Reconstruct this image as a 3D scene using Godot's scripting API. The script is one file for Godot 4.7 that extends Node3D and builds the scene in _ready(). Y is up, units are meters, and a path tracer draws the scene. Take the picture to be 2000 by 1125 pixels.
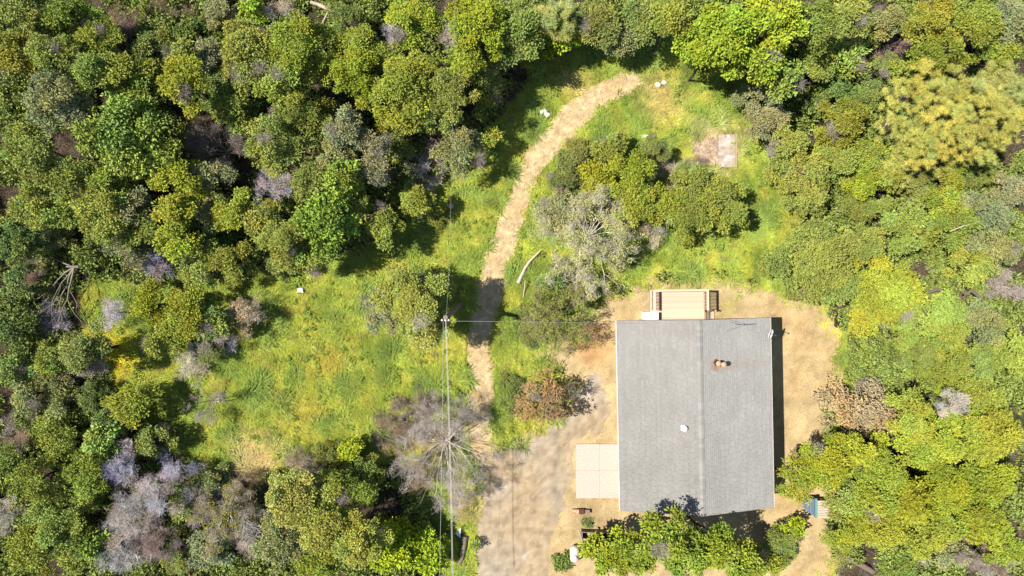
extends Node3D
# A small shingle-roofed house in a clearing on a wooded lot, seen straight down from a drone.

const CAM_H := 36.0          # metres above the ground
const FOCAL := 1333.0        # lens, in pixels of the 2000-pixel-wide photograph
const SUN_COT := 0.6         # metres of shadow per metre of height

# every tree and shrub: pixel of its crown's middle, half width, half depth, height in metres, species | label
const FOREST := [
	["trees of the dense grove at the upper left", """
8 95 44 46 5 a | yellow-leaved tree at the left edge below the picture's top left corner
85 92 50 42 5.5 o | mid green oak between the yellow-leaved edge tree and the brown brush patch
30 15 70 45 6 d | deep green oak filling the top left corner
120 30 60 40 5 d | deep green oak at the top edge next to the corner oak
185 62 50 44 4.5 o | olive oak just left of the brown brush patch at the top
305 22 80 32 1 n | wide patch of brown dead brush at the top edge of the left grove
240 50 40 30 0.9 n | smaller brown brush patch right of the olive oak near the top left
425 18 42 30 1.8 g | dusky grey-green shrub right of the brown brush patch
370 55 46 26 1.4 l | low leafy green shrub below the brown brush patch
300 88 46 36 3 d | deep green low oak below the brown brush patch
385 105 40 34 2.2 g | grey-green shrub above the shadowed hollow left of the tall olive oak
400 165 40 45 2 d | deep green shrub between the golden-green round oak and the tall olive oak
485 12 30 26 2 v | bright yellow-green shrub at the top edge left of the fallen pale logs
165 130 46 42 5 o | olive oak above the grey-topped oak in the upper left
245 140 58 50 4.5 d | dull deep green oak left of the golden-green round oak
344 152 42 62 6 y | tall golden-green round oak standing alone in the upper left shade
345 100 30 26 3 o | small olive oak directly above the golden-green round oak
78 185 56 58 6 g | grey-topped oak near the left edge above the large bright green tree
130 215 40 40 5 g | grey-green oak touching the left side of the large bright green tree
214 262 78 76 6.5 b | large bright green broadleaf tree in the upper left grove
287 240 17 18 5.5 b | small round bright green tuft right of the large bright green tree
312 300 32 28 5 b | leafy green branch crown right below the large bright green tree
58 312 44 44 5.5 o | olive oak at the left edge below the grey-topped oak
25 275 32 40 5 o | narrow olive oak on the left edge
125 345 46 40 5 d | deep green oak below the large bright green tree's left side
200 355 44 34 4.5 o | mid olive oak directly below the large bright green tree
330 345 52 36 5.5 y | bright yellow-green oak below the dark branchy hollow
395 345 44 34 4 g | dusty grey-green shrub right of the bright yellow-green oak by the hollow
470 90 52 74 6 o | tall olive oak with its crown pressed against the golden mid-top oak
440 200 40 46 3.5 d | deep green oak at the upper rim of the branchy hollow
575 88 68 66 6.5 y | broad golden-green oak below the fallen pale logs at the top
540 150 54 44 6 o | olive shoulder oak under the broad golden-green oak
545 20 40 24 1.2 k | grey twig shrub at the top edge left of the fallen pale logs
662 22 36 28 3 c | dark green rounded shrub at the top edge right of the fallen pale logs
690 82 44 42 4.5 o | olive oak right of the broad golden-green oak
735 100 36 34 4.5 o | small olive oak left of the grey twig tuft at the top
800 38 66 48 6 y | large yellow-green oak at the top edge above the grey twig tuft
768 62 20 18 5 k | pale grey twig tuft on the yellow oaks at the top
885 72 26 26 5 k | purple-grey twig tuft between the two large yellow oaks at the top
932 40 58 62 6.5 y | tall yellow-green oak at the top edge left of the dark conifer shade
905 110 44 38 6 y | yellow-green oak below the tall yellow oak beside the dark shade
690 132 44 56 6 y | golden oak forming the left flank of the big golden oak
800 150 84 62 6.5 y | biggest golden oak in the middle of the upper grove
740 185 40 32 5.5 y | golden oak tucked under the biggest golden oak's left side
880 170 48 50 6 o | olive oak on the right flank of the biggest golden oak
512 275 36 66 6 o | tall narrow olive oak left of the dark gap above the twig-topped shrubs
580 215 60 44 5.5 o | wide olive oak below the broad golden-green oak
570 280 50 46 4.8 d | deep green oak left of the grey-leaved oaks
672 248 50 46 5.5 g | pale olive oak in the middle of the upper grove
650 305 40 34 5 g | grey-green oak below the pale olive oak
730 300 32 62 5 g | slender grey-green oak left of the brown fallen brush
790 225 52 32 5 o | olive oak below the biggest golden oak
855 225 46 30 4.5 o | olive oak above the round grey-leaved tree
893 288 50 50 4 g | round grey-leaved tree at the upper grove's right edge near the path
950 268 20 24 2.6 o | small bright shrub right of the round grey-leaved tree
660 348 52 40 5.5 b | bright green oak above the single round shrub of the meadow edge
600 350 44 40 5 d | deep green oak left of the bright green oak near the meadow edge
835 320 46 46 1.6 k | heap of grey twiggy brush left of the round grey-leaved tree
790 345 36 44 1.2 n | brown fallen brush in the gap beside the slender grey-green oak
765 270 34 40 3 d | deep green shrub in the gap left of the round grey-leaved tree
530 360 46 30 2.8 k | pale grey twig-topped shrub in the middle of the left grove
"""],
	["trees along the top edge beyond the path", """
1090 28 54 44 5 p | pale pine at the top edge left of the path's upper end
1092 72 32 34 3.2 v | bright yellow-green tree under the pale pine
1015 50 46 70 5.2 d | deep green tree left of the pale pine at the top edge
940 118 40 54 4.2 d | deep green oak between the golden oaks and the path's verge
945 195 26 32 2.8 d | deep green oak overhanging the verge left of the path's bend
1046 116 28 26 2.0 d | low deep green shrub below the bright yellow-green tree
1165 34 42 50 4.2 d | deep green conifer-like tree right of the pale pine
1218 70 34 34 3 g | grey-green shrub above the path's upper end
1262 26 50 42 4.4 d | deep green tree in the middle of the top edge
1320 22 40 44 6 d | deep green tree left of the large bright maple-like tree
1440 48 90 56 7.5 v | large bright yellow-green broadleaf tree at the top edge right of the path
1525 40 56 52 7 v | bright broadleaf crown adjoining the dark hollow at the upper right
1400 92 46 36 6 v | lower left bough-like tree of the bright broadleaf group
1490 112 56 44 6 v | lower middle tree of the bright broadleaf group above the grey-green shrubs
1540 150 32 36 5 b | green tree hanging below the bright broadleaf group
1492 178 42 34 3 g | upper of two rounded grey-green shrubs right of the upper meadow
1500 232 46 42 3 g | lower of two rounded grey-green shrubs right of the upper meadow
"""],
	["thicket of trees and shrubs at the upper right", """
1600 35 48 46 6 d | deep green tree right of the bright broadleaf group
1665 25 42 36 6 d | deep green tree at the top edge left of the sunlit grey-green shrub
1742 34 32 32 3 g | sunlit grey-green shrub in the dark hollow at the top right
1600 118 40 36 3.5 d | deep green shrub below the dark hollow at the upper right
1670 105 38 38 3 b | bright green shrub at the lower rim of the dark hollow
1838 28 58 36 6 a | golden brown oak at the top edge left of the olive corner trees
1862 82 54 36 5.5 a | golden brown oak below the one at the top edge
1808 120 42 34 4 o | olive oak left of the lower golden brown oak
1925 40 44 52 5 o | olive tree at the top edge near the right corner
1985 30 34 46 4.5 g | grey-green tree in the top right corner
1965 100 44 36 4 o | olive shrub-like tree above the big pine at the right edge
1728 135 42 36 2.4 c | dusty green shrub below the sunlit grey-green shrub
1765 88 38 32 1.6 n | brown brush in front of the sunlit grey-green shrub
1640 165 38 36 2 l | bright leafy shrub on the slope right of the shaded fallen trunk
1700 185 34 30 1.8 c | low green shrub above the golden mound at the upper right
1760 190 36 34 1.8 c | low green shrub left of the big pine's upper side
1780 235 30 36 2 l | bright green shrub touching the big pine's left side
1655 232 50 42 4 a | golden olive mound of a tree left of the big pine
1625 275 40 30 2.6 o | olive shrub below the golden olive mound
1590 205 26 30 1.5 l | small leafy shrub beside the shaded fallen trunk
1900 222 132 100 7.5 p | huge pale yellow-green pine at the right edge
1960 165 56 52 7 p | upper right lobe pine of the huge pale pine clump
1820 265 50 44 6 p | lower left lobe pine of the huge pale pine clump
1545 285 44 42 3.4 o | olive shrub below the two rounded grey-green shrubs
1580 340 50 44 3.6 o | olive oak left of the brown twig bush at the clearing's edge
1562 335 24 20 2.6 n | small brown twig bush on the clearing's right rim
1635 315 44 42 3.4 o | olive oak right of the brown twig bush at the clearing's edge
1590 385 44 30 3 o | low olive oak overhanging the grass above the big round fine-leaved tree
1700 300 38 36 3.2 o | olive oak below the dark pine shade on the left
1740 322 44 40 3.4 o | rounded olive oak under the huge pine's lower left side
1690 355 36 28 3 y | yellow-green shrub above the T-shaped post
1790 350 38 34 2.6 c | dull green shrub below the huge pine
1860 345 42 34 3 y | bright olive oak directly under the huge pine's shadow
1930 335 46 32 2.2 c | dull green shrub at the right under the huge pine
1985 370 34 36 2.6 g | grey-green shrub at the right edge under the huge pine
"""],
	["bushes of the green island in the middle of the clearing", """
1125 300 46 34 2.2 c | dark green low bush at the island's upper left beside the path
1100 345 40 34 2 c | grey-flecked green bush on the island's left side by the path
1185 290 42 32 2.6 o | dark olive bush along the island's upper rim
1170 345 42 42 3 y | yellow-green bush in the left middle of the island
1235 330 46 48 4 y | tall golden bush at the heart of the island
1245 395 44 46 4 y | golden bush below the tall golden bush of the island
1280 290 34 26 2.4 c | small green bush at the island's top by the white concrete strip
1310 328 36 40 1.5 k | dark grey twig bush in the hollow of the island
1352 345 36 34 3 o | olive bush beside the island's dark twig bush
1410 385 50 46 3.6 o | rounded olive tree at the island's right end
1350 420 52 44 3.6 o | olive tree at the island's lower edge
1300 400 40 44 3.4 o | dark olive bush under the golden bush of the island
1430 420 34 32 3 o | small olive bush at the island's lower right tip
1280 455 22 26 1.4 k | grey twig bush hanging below the island
1360 318 26 16 0.8 n | brown brush edging the old foundation slab
"""],
	["trees and shrubs of the left slope", """
52 400 50 46 5 o | olive oak at the left edge level with the stump
110 410 36 36 4.5 d | deep green oak between the left-edge olive oak and the big dusty oak
190 415 62 60 5.5 o | big dusty olive oak above the fallen grey limbs
250 400 40 40 4.5 g | grey-green oak on the right side of the big dusty oak
275 440 34 34 4 d | deep green oak below the grey-green oak of the left slope
20 475 32 50 3.2 l | glossy green ivy-like shrub at the left edge above the fallen grey limbs
85 460 46 28 2.2 g | grey-green shrub directly above the fallen grey limbs
330 405 44 38 5 y | yellow-green oak in the middle of the left slope
335 470 38 46 4.5 y | yellow-green oak above the grey twig shrub of the left slope
240 480 44 38 3 g | dull grey-green shrub right of the fallen grey limbs
295 515 44 34 1.8 k | pale grey twig shrub between the yellow-green oak and the meadow
450 415 44 38 4.5 y | olive-gold oak left of the tall oak at the meadow's upper left
410 470 28 24 2 l | small bright leafy shrub below the olive-gold oak
400 420 32 32 3 g | grey-green shrub left of the olive-gold oak
440 510 56 38 3.6 o | olive oak on the meadow's upper left rim
375 530 36 34 3 o | olive shrub right of the pale grey twig shrub
510 430 34 46 4.5 o | olive oak left of the tall green oak at the meadow rim
545 470 50 52 5.5 o | tall green oak standing at the meadow's upper rim
625 430 58 56 5.8 b | bright green oak at the meadow's upper rim left of the single round shrub
600 500 44 30 4.2 o | low oak skirt under the bright green oak of the meadow rim
550 515 46 26 2.2 c | low green shrub where the meadow meets the tall green oak
680 400 34 34 4 d | deep green oak behind the single round shrub of the meadow edge
746 440 30 46 3.6 o | single upright round shrub on the meadow's upper edge
812 388 32 36 3 o | rounded olive shrub just left of the tree stump
850 425 34 22 0.9 c | low grey-green bush below the tree stump
75 540 34 40 1.0 n | brown brush under the fallen grey limbs
95 625 50 36 1.3 k | brown-grey brushwood heap below the fallen grey limbs
25 560 34 44 2.6 l | glossy green shrub at the left edge beside the fallen limbs
20 640 36 44 2.6 l | glossy green shrub at the left edge below the brushwood heap
25 720 38 40 2.6 l | glossy green shrub at the left edge beside the round oak
150 688 52 50 4.2 d | round deep green oak casting shade on the yellow grass patch
95 700 36 34 3 o | olive shrub left of the round dark oak
120 735 36 24 2 g | grey twiggy shrub below the round dark oak
213 612 26 32 1.7 k | lone grey-green twig shrub on the grass left of the bushes
283 598 38 42 3.0 y | fresh olive shrub right of the lone twig shrub
350 610 42 52 3.6 y | tall olive oak in the cluster left of the meadow
310 670 40 34 3 o | olive shrub at the lower left of the meadow cluster
395 640 30 40 3.2 d | deep green oak on the right flank of the meadow cluster
370 705 34 28 1.5 k | grey-brown twig shrub under the meadow cluster
430 668 26 22 1.2 k | purple-grey brush beside the small bare tree
405 690 26 22 1.8 c | small green shrub beside the purple-grey brush
"""],
	["the light-crowned oak on the meadow and its skirt", """
806 592 72 74 5.6 q | light-crowned oak beside the utility pole on the meadow
832 650 38 38 4.8 q | lower right part-crown oak against the utility pole
745 605 40 56 3.6 g | sparse grey-green oak joined to the light-crowned oak's left side
785 540 40 30 4 q | olive oak at the top of the light-crowned oak
822 622 18 22 5.9 k | purple-grey twig tuft in the light-crowned oak
"""],
	["trees and shrubs of the lower left", """
50 775 50 34 3 g | grey-green tree at the left edge below the round dark oak
110 790 44 34 2.4 g | grey-green shrub beside the lower left gold-topped shrub
170 775 36 34 2 c | olive shrub left of the dark gold-topped shrub
242 792 48 42 3.2 y | dark gold-topped shrub left of the spindly sapling
100 850 54 40 2.6 o | dry olive shrub at the lower left
30 850 36 40 2.2 n | brown brush at the left edge in the lower left
185 875 46 40 3.4 b | fresh green oak above the paler dead shrub
160 930 44 46 4 o | olive oak left of the paler dead shrub
55 945 60 46 4 o | wide olive oak at the left edge in the lower left
8 900 26 36 3 d | deep green oak on the left edge in the lower left
205 835 42 34 2.4 l | leafy green shrub above the fresh green oak
290 865 40 34 2.4 d | deep green shrub behind the paler dead shrub
224 918 44 42 3.4 k | smaller pale dead shrub of silvery twigs
300 975 56 46 3.8 k | large silvery dead shrub in the lower left, upper dome
245 1010 56 48 3.4 k | large silvery dead shrub in the lower left, middle dome
225 1075 56 50 3 k | silvery-brown dead shrub on the bottom edge at the lower left
300 1065 48 48 2.6 n | brown dead shrub on the bottom edge right of the silvery one
335 920 38 32 2.2 k | brownish twig shrub right of the silvery domes
345 985 26 36 2.6 d | deep green shrub right of the silvery domes
10 1010 24 30 2.8 k | silvery dead shrub cut by the left edge
95 1020 56 46 4 o | olive oak in the lower left, above the bottom corner
45 1085 56 46 4 o | olive oak in the bottom left corner
140 1085 50 44 3.6 d | deep green oak on the bottom edge beside the silvery-brown shrub
172 1068 30 30 3 b | bright green shrub left of the silvery-brown shrub
400 950 44 32 1.8 g | grey-green shrub with leaf tufts above the bare grey tree at the bottom
470 945 44 34 1.2 n | brown brush between the meadow and the large bottom oak
400 1080 56 40 2.4 g | grey-green brush on the bottom edge under the bare grey tree
480 1050 36 46 2.4 k | grey twiggy shrub left of the large bottom oak
345 1100 36 30 2 c | green shrub on the bottom edge left of the bare grey tree
560 975 58 56 5 q | upper left oak of the large oak group at the bottom
655 980 60 50 4.6 o | upper right oak of the large oak group at the bottom
620 1040 66 56 5.6 q | central light olive oak of the large oak group at the bottom
690 1060 52 56 5.4 q | right-hand light olive oak of the large oak group at the bottom
540 1070 54 50 4.6 g | grey-green lower left oak of the large oak group at the bottom
610 1105 60 34 4.6 o | bottom-edge oak of the large oak group
600 905 44 28 1.8 n | brown-green brush above the large oak group
682 884 26 20 2 v | small yellow bush between the brown brush and the meadow
640 890 36 26 1.6 c | low dark shrub left of the small yellow bush
700 925 46 34 2.4 d | deep green shrub in the gap below the brown brush field
766 1075 54 46 2.9 v | bright fresh green tree on the bottom edge, left one
824 1082 48 48 2.4 v | bright fresh green tree on the bottom edge next to the power lines
790 820 58 48 1.0 n | wide brown brush field left of the bare grey tree
768 858 44 36 1.0 n | left tongue of the brown brush field
828 785 36 30 0.9 n | upper tongue of the brown brush field
815 935 46 34 1.4 n | dry olive-brown shrub below the bare grey tree
"""],
	["shrubs round the house yard", """
1085 548 38 36 1.8 l | white-flecked green shrub between the half-bare tree and the path
1120 580 36 34 1.8 c | green shrub under the half-bare tree's lower side
1045 640 40 44 1.2 c | low grassy green bush on the verge right of the path
1090 410 46 46 2.4 g | grey-green shrub at the half-bare tree's upper left
1062 788 62 58 3.4 r | brown-leaved tree with sparse foliage left of the house
1000 768 26 44 0.8 c | low green shrub between the path and the brown-leaved tree
1700 800 82 58 3.2 t | wide brown-leaved bush right of the house yard
"""],
	["trees crowding the house from the bottom edge", """
1188 1086 40 40 3.4 v | light green tree right of the white tank at the bottom edge
1312 1062 56 46 6.7 e | leafy green tree reaching over the roof's lower edge
1236 1098 50 40 4.2 e | green tree on the bottom edge below the pale trailer box
1345 1092 60 46 6.2 e | green tree on the bottom edge in the middle below the house
1394 1074 44 42 6.3 e | green tree touching the roof's lower right shadow
1446 1106 50 40 4.2 e | green tree on the bottom edge below the roof's right corner
1100 1100 17 16 0.7 l | small green bush left of the white tank
1500 1105 34 26 2 e | small leafy tree on the bottom edge in the shade right of the house
1552 1034 22 22 1.6 v | bright green sapling in the house's lower right shade
1535 1065 40 40 2 d | deep green shrub in the house's lower right shade
1148 1022 9 8 0.3 l | tiny dark green plant below the concrete pad
"""],
	["fine-leaved trees right of the yard", """
1618 512 88 84 4.6 o | big round fine-leaved olive tree overhanging the yard's right corner
1735 575 78 78 4.6 y | bright green fine-leaved tree right of the big round olive tree
1700 480 40 36 4 o | olive tree between the big round tree and the bright grass pocket
1832 625 78 60 4 o | wide fresh olive tree right of the bright green fine-leaved tree
1782 430 56 50 4 o | dense dark olive tree right of the T-shaped post
1690 405 44 32 2.6 c | grey-olive shrub beside the T-shaped post
1870 440 56 46 3.8 o | olive tree right of the dense dark olive tree
1850 395 44 32 3.6 y | yellow-olive tree above the olive tree at the right
1950 410 56 46 3 g | grey-green shrub at the right edge below the pine shade
1960 490 50 44 3.2 g | pale grey-green tree at the right edge in the middle
1905 520 40 38 2.8 o | olive shrub right of the bare earth pocket
1755 490 32 40 0.8 l | bright grass-green low bush in the pocket between the olive trees
1795 690 42 42 2.2 o | green shrub right of the weathered stake
1722 730 30 26 0.8 l | tall ferny grass bush at the yard's right edge
1850 715 60 46 3.2 o | dry olive tree right of the green shrub by the weathered stake
1935 640 44 46 3 g | grey-olive tree at the right edge below the forked dead shrub
1975 690 40 44 3 o | olive tree on the right edge, halfway down
1920 720 44 36 3 o | olive tree left of the right-edge tree, halfway down
1890 770 44 30 2.8 y | gold-green tree above the grey twig hollow at the right
1810 700 40 34 2.6 c | green shrub between the wide fresh olive tree and the dry olive one
"""],
	["bright oak grove at the lower right", """
1560 945 34 44 3.6 y | leftmost oak of the bright grove, leaning over the house's right corner
1622 905 50 54 4.4 y | bright oak under the brown-leaved bush, next to the leftmost oak
1690 895 54 42 4.4 y | bright oak below the brown-leaved bush
1795 815 52 46 4.8 y | bright oak right of the brown-leaved bush
1870 788 26 28 4.4 k | grey twig hollow in the bright grove near the right edge
1935 780 50 38 4 o | olive oak right of the grey twig hollow
1840 865 86 52 5 y | broad flat-topped oak in the middle of the bright grove
1950 850 66 54 5 y | bright oak at the right edge of the bright grove
1735 925 56 44 4.6 y | bright oak below the one beneath the brown-leaved bush
1652 980 36 40 4 o | olive oak overhanging the small blue and teal platform
1700 985 58 48 4.6 y | bright oak right of the small blue and teal platform
1780 985 66 52 4.8 y | bright oak in the lower middle of the bright grove
1870 965 66 50 4.8 y | bright oak below the broad flat-topped oak
1950 950 60 46 4.6 y | bright oak at the right edge below the highest one there
1930 1030 66 50 4.4 y | bright oak at the right edge near the bottom corner
1840 1045 60 46 4.2 y | bright oak above the grey-green bush at the bottom right
1740 1045 66 42 4 y | bright oak above the fallen logs at the bottom right
1672 1045 46 40 4 y | bright oak above the thick fallen log
1860 1085 44 34 2.4 g | grey-green bush on the bottom edge at the lower right
1940 1095 56 36 2.4 n | brown dry brush in the bottom right corner
1760 1100 50 34 1.2 l | bright ferny bush on the bottom edge beside the fallen logs
1648 1065 22 36 1.2 c | low green shrub on the yard's lower right border
1975 1080 36 36 3 y | yellow-green oak in the bottom right corner
"""],
]

var rng := RandomNumberGenerator.new()
var n_big := FastNoiseLite.new()
var n_mid := FastNoiseLite.new()
var n_small := FastNoiseLite.new()
var used := {}
var M := {}
var K := {}
var trunks := []
var poly := {}

# ------------------------------------------------------------------ helpers
func at(px: float, py: float, h := 0.0) -> Vector3:
	var s := (CAM_H - h) / FOCAL
	return Vector3((px - 1000.0) * s, h, (py - 562.5) * s)

func numbered(called: String) -> String:
	var k: int = used.get(called, 0)
	used[called] = k + 1
	return called if k == 0 else "%s_%03d" % [called, k]

func tag(o: Node, label: String, category: String, group := "", kind := "") -> Node:
	if label != "": o.set_meta("label", label)
	if category != "": o.set_meta("category", category)
	if group != "": o.set_meta("group", group)
	if kind != "": o.set_meta("kind", kind)
	return o

func thing(called: String, label: String, category: String, where := Vector3.ZERO, group := "") -> Node3D:
	var o := Node3D.new()
	o.name = numbered(called)
	add_child(o)
	o.position = where
	tag(o, label, category, group)
	return o

func mesh_node(called: String, mesh: Mesh, mat: Material, parent: Node = null) -> MeshInstance3D:
	var o := MeshInstance3D.new()
	o.mesh = mesh
	o.material_override = mat
	if parent == null:
		o.name = numbered(called)
		add_child(o)
	else:
		o.name = called
		parent.add_child(o, true)
	return o

class Geo:
	var v := PackedVector3Array()
	var n := PackedVector3Array()
	var c := PackedColorArray()
	var tint := Color(1, 1, 1)

	func tri(a: Vector3, b: Vector3, d: Vector3, na: Vector3, nb: Vector3, nd: Vector3):
		v.append(a); v.append(b); v.append(d)
		n.append(na); n.append(nb); n.append(nd)
		c.append(tint); c.append(tint); c.append(tint)

	func flat(a: Vector3, b: Vector3, d: Vector3):
		var q := (d - a).cross(b - a).normalized()
		tri(a, b, d, q, q, q)

	func quad(a: Vector3, b: Vector3, d: Vector3, e: Vector3):
		flat(a, b, d); flat(a, d, e)

	func hexa(p: Array):      # p[0..3] the bottom going round, p[4..7] the top above them
		quad(p[7], p[6], p[5], p[4]); quad(p[0], p[1], p[2], p[3])
		for k in 4:
			var m := (k + 1) % 4
			quad(p[k + 4], p[m + 4], p[m], p[k])

	func box(at_: Vector3, size: Vector3, b := Basis.IDENTITY):
		var h := size * 0.5
		var p := []
		for y in [-1, 1]:
			for k in [[-1, -1], [-1, 1], [1, 1], [1, -1]]:
				p.append(at_ + b * Vector3(k[0] * h.x, y * h.y, k[1] * h.z))
		hexa([p[0], p[1], p[2], p[3], p[4], p[5], p[6], p[7]])

	func tube(a: Vector3, b: Vector3, ra: float, rb: float, sides := 6, caps := true):
		var d := b - a
		if d.length() < 1e-5: return
		d = d.normalized()
		var x := d.cross(Vector3.UP if absf(d.y) < 0.9 else Vector3.RIGHT).normalized()
		var y := d.cross(x)
		for k in sides:
			var t0 := TAU * k / sides
			var t1 := TAU * (k + 1) / sides
			var d0 := x * cos(t0) + y * sin(t0)
			var d1 := x * cos(t1) + y * sin(t1)
			tri(a + d0 * ra, b + d0 * rb, b + d1 * rb, d0, d0, d1)
			tri(a + d0 * ra, b + d1 * rb, a + d1 * ra, d0, d1, d1)
			if caps:
				tri(b, b + d1 * rb, b + d0 * rb, d, d, d)
				tri(a, a + d0 * ra, a + d1 * ra, -d, -d, -d)

	func path(pts: Array, radii: Array, sides := 6):
		for k in pts.size() - 1: tube(pts[k], pts[k + 1], radii[k], radii[k + 1], sides)

	func lathe(o: Vector3, prof: Array, sides := 20, b := Basis.IDENTITY):   # prof: Vector2(radius, along)
		for k in prof.size() - 1:
			var e: Vector2 = prof[k + 1] - prof[k]
			var nn := Vector2(e.y, -e.x).normalized()
			for s in sides:
				var t0 := TAU * s / sides
				var t1 := TAU * (s + 1) / sides
				var f := func(r: float, y: float, t: float) -> Vector3: return o + b * Vector3(r * cos(t), y, r * sin(t))
				var g := func(t: float) -> Vector3: return b * Vector3(nn.x * cos(t), nn.y, nn.x * sin(t))
				var p0: Vector2 = prof[k]
				var p1: Vector2 = prof[k + 1]
				tri(f.call(p0.x, p0.y, t0), f.call(p1.x, p1.y, t1), f.call(p1.x, p1.y, t0), g.call(t0), g.call(t1), g.call(t0))
				tri(f.call(p0.x, p0.y, t0), f.call(p0.x, p0.y, t1), f.call(p1.x, p1.y, t1), g.call(t0), g.call(t1), g.call(t1))

	func mesh() -> ArrayMesh:
		var a := []
		a.resize(Mesh.ARRAY_MAX)
		a[Mesh.ARRAY_VERTEX] = v
		a[Mesh.ARRAY_NORMAL] = n
		a[Mesh.ARRAY_COLOR] = c
		var m := ArrayMesh.new()
		m.add_surface_from_arrays(Mesh.PRIMITIVE_TRIANGLES, a)
		return m

func mat(col: Color, rough := 0.85, metal := 0.0) -> StandardMaterial3D:      # col is linear
	var m := StandardMaterial3D.new()
	m.albedo_color = col.linear_to_srgb()
	m.roughness = rough
	m.metallic = metal
	m.metallic_specular = 0.35
	return m

func vmat(rough := 0.9, through := 0.0) -> StandardMaterial3D:
	var m := StandardMaterial3D.new()
	m.vertex_color_use_as_albedo = true
	m.roughness = rough
	m.metallic_specular = 0.25
	m.cull_mode = BaseMaterial3D.CULL_DISABLED
	if through > 0:
		m.backlight_enabled = true
		m.backlight = Color(through, through, through)
	return m

func grain(m: StandardMaterial3D, freq: float, lo: float, scale: float, bump := 0.0) -> StandardMaterial3D:
	var nz := FastNoiseLite.new()
	nz.seed = 7
	nz.frequency = freq
	nz.fractal_octaves = 5
	nz.fractal_gain = 0.65
	var t := NoiseTexture2D.new()
	t.width = 512; t.height = 512; t.seamless = true
	t.noise = nz
	var g := Gradient.new()
	g.set_color(0, Color(lo, lo, lo)); g.set_color(1, Color(1, 1, 1))
	t.color_ramp = g
	m.albedo_texture = t
	m.uv1_triplanar = true
	m.uv1_world_triplanar = true
	m.uv1_scale = Vector3(scale, scale, scale)
	if bump > 0:
		var tn := NoiseTexture2D.new()
		tn.width = 512; tn.height = 512; tn.seamless = true
		tn.noise = nz
		tn.as_normal_map = true
		tn.bump_strength = bump
		m.normal_enabled = true
		m.normal_texture = tn
	return m

func copies(called: String, mesh: Mesh, material: Material, buf: PackedFloat32Array, parent: Node = null) -> MultiMeshInstance3D:
	var mm := MultiMesh.new()
	mm.transform_format = MultiMesh.TRANSFORM_3D
	mm.use_colors = true
	mm.mesh = mesh
	mm.instance_count = buf.size() / 16
	mm.buffer = buf
	var o := MultiMeshInstance3D.new()
	o.multimesh = mm
	o.material_override = material
	if parent == null:
		o.name = numbered(called)
		add_child(o)
	else:
		o.name = called
		parent.add_child(o, true)
	o.set_meta("kind", "stuff")
	return o

func put(buf: PackedFloat32Array, p: Vector3, b: Basis, c: Color):
	buf.append_array(PackedFloat32Array([b.x.x, b.y.x, b.z.x, p.x, b.x.y, b.y.y, b.z.y, p.y, b.x.z, b.y.z, b.z.z, p.z, c.r, c.g, c.b, 1.0]))

func turned(scale: float, lean: float) -> Basis:
	var b := Basis(Vector3.UP, rng.randf() * TAU)
	b = Basis(Vector3(rng.randf_range(-1, 1), 0, rng.randf_range(-1, 1)).normalized(), rng.randf() * lean) * b
	return b.scaled(Vector3(scale, scale, scale))

func ball() -> Vector3:
	while true:
		var p := Vector3(rng.randf_range(-1, 1), rng.randf_range(-1, 1), rng.randf_range(-1, 1))
		if p.length_squared() < 1.0: return p
	return Vector3.ZERO

func outline(text: String) -> PackedVector2Array:      # "x,y x,y": pixels of the photograph on the ground, turned into metres
	var r := PackedVector2Array()
	for w in text.split(" ", false):
		var q := w.split(",")
		var p := at(float(q[0]), float(q[1]))
		r.append(Vector2(p.x, p.z))
	return r

func ragged(p: PackedVector2Array, step: float, amount: float) -> PackedVector2Array:
	var r := PackedVector2Array()
	for k in p.size():
		var a := p[k]
		var b := p[(k + 1) % p.size()]
		var m := maxi(1, int(a.distance_to(b) / step))
		for j in m:
			var q := a.lerp(b, float(j) / m)
			q += Vector2(n_small.get_noise_2d(q.x * 1.3, q.y * 1.3), n_small.get_noise_2d(q.x * 1.3 + 71, q.y * 1.3 - 33)) * amount
			q += Vector2(rng.randf_range(-1, 1), rng.randf_range(-1, 1)) * amount * 0.12
			r.append(q)
	return r

func sheet(called: String, p: PackedVector2Array, y: float, cell: float, tint: Callable, material: Material) -> MeshInstance3D:
	var lo := p[0]
	var hi := p[0]
	for q in p:
		lo = lo.min(q); hi = hi.max(q)
	var g := Geo.new()
	var nx := int(ceil((hi.x - lo.x) / cell))
	var nz := int(ceil((hi.y - lo.y) / cell))
	var edge := {}
	for k in p.size():                       # cells that the outline passes through
		var a := p[k]
		var b := p[(k + 1) % p.size()]
		var m := int(a.distance_to(b) / (cell * 0.2)) + 1
		for j in m + 1:
			var q := (a.lerp(b, float(j) / m) - lo) / cell
			edge[Vector2i(int(q.x), int(q.y))] = true
	for i in nx:
		for j in nz:
			var a := lo + Vector2(i, j) * cell
			var rect := PackedVector2Array([a, a + Vector2(cell, 0), a + Vector2(cell, cell), a + Vector2(0, cell)])
			var pieces := []
			if edge.has(Vector2i(i, j)): pieces = Geometry2D.intersect_polygons(rect, p)
			elif Geometry2D.is_point_in_polygon(a + Vector2(cell, cell) * 0.5, p): pieces = [rect]
			for pc in pieces:
				var ix := Geometry2D.triangulate_polygon(pc)
				for t in range(0, ix.size(), 3):
					var turn := (pc[ix[t + 1]] - pc[ix[t]] as Vector2).cross(pc[ix[t + 2]] - pc[ix[t]] as Vector2)
					for u in ([0, 1, 2] if turn > 0 else [0, 2, 1]):
						var w: Vector2 = pc[ix[t + u]]
						g.v.append(Vector3(w.x, y, w.y)); g.n.append(Vector3.UP); g.c.append(tint.call(w.x, w.y))
	var o := mesh_node(called, g.mesh(), material)
	o.set_meta("kind", "structure")
	return o

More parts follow.
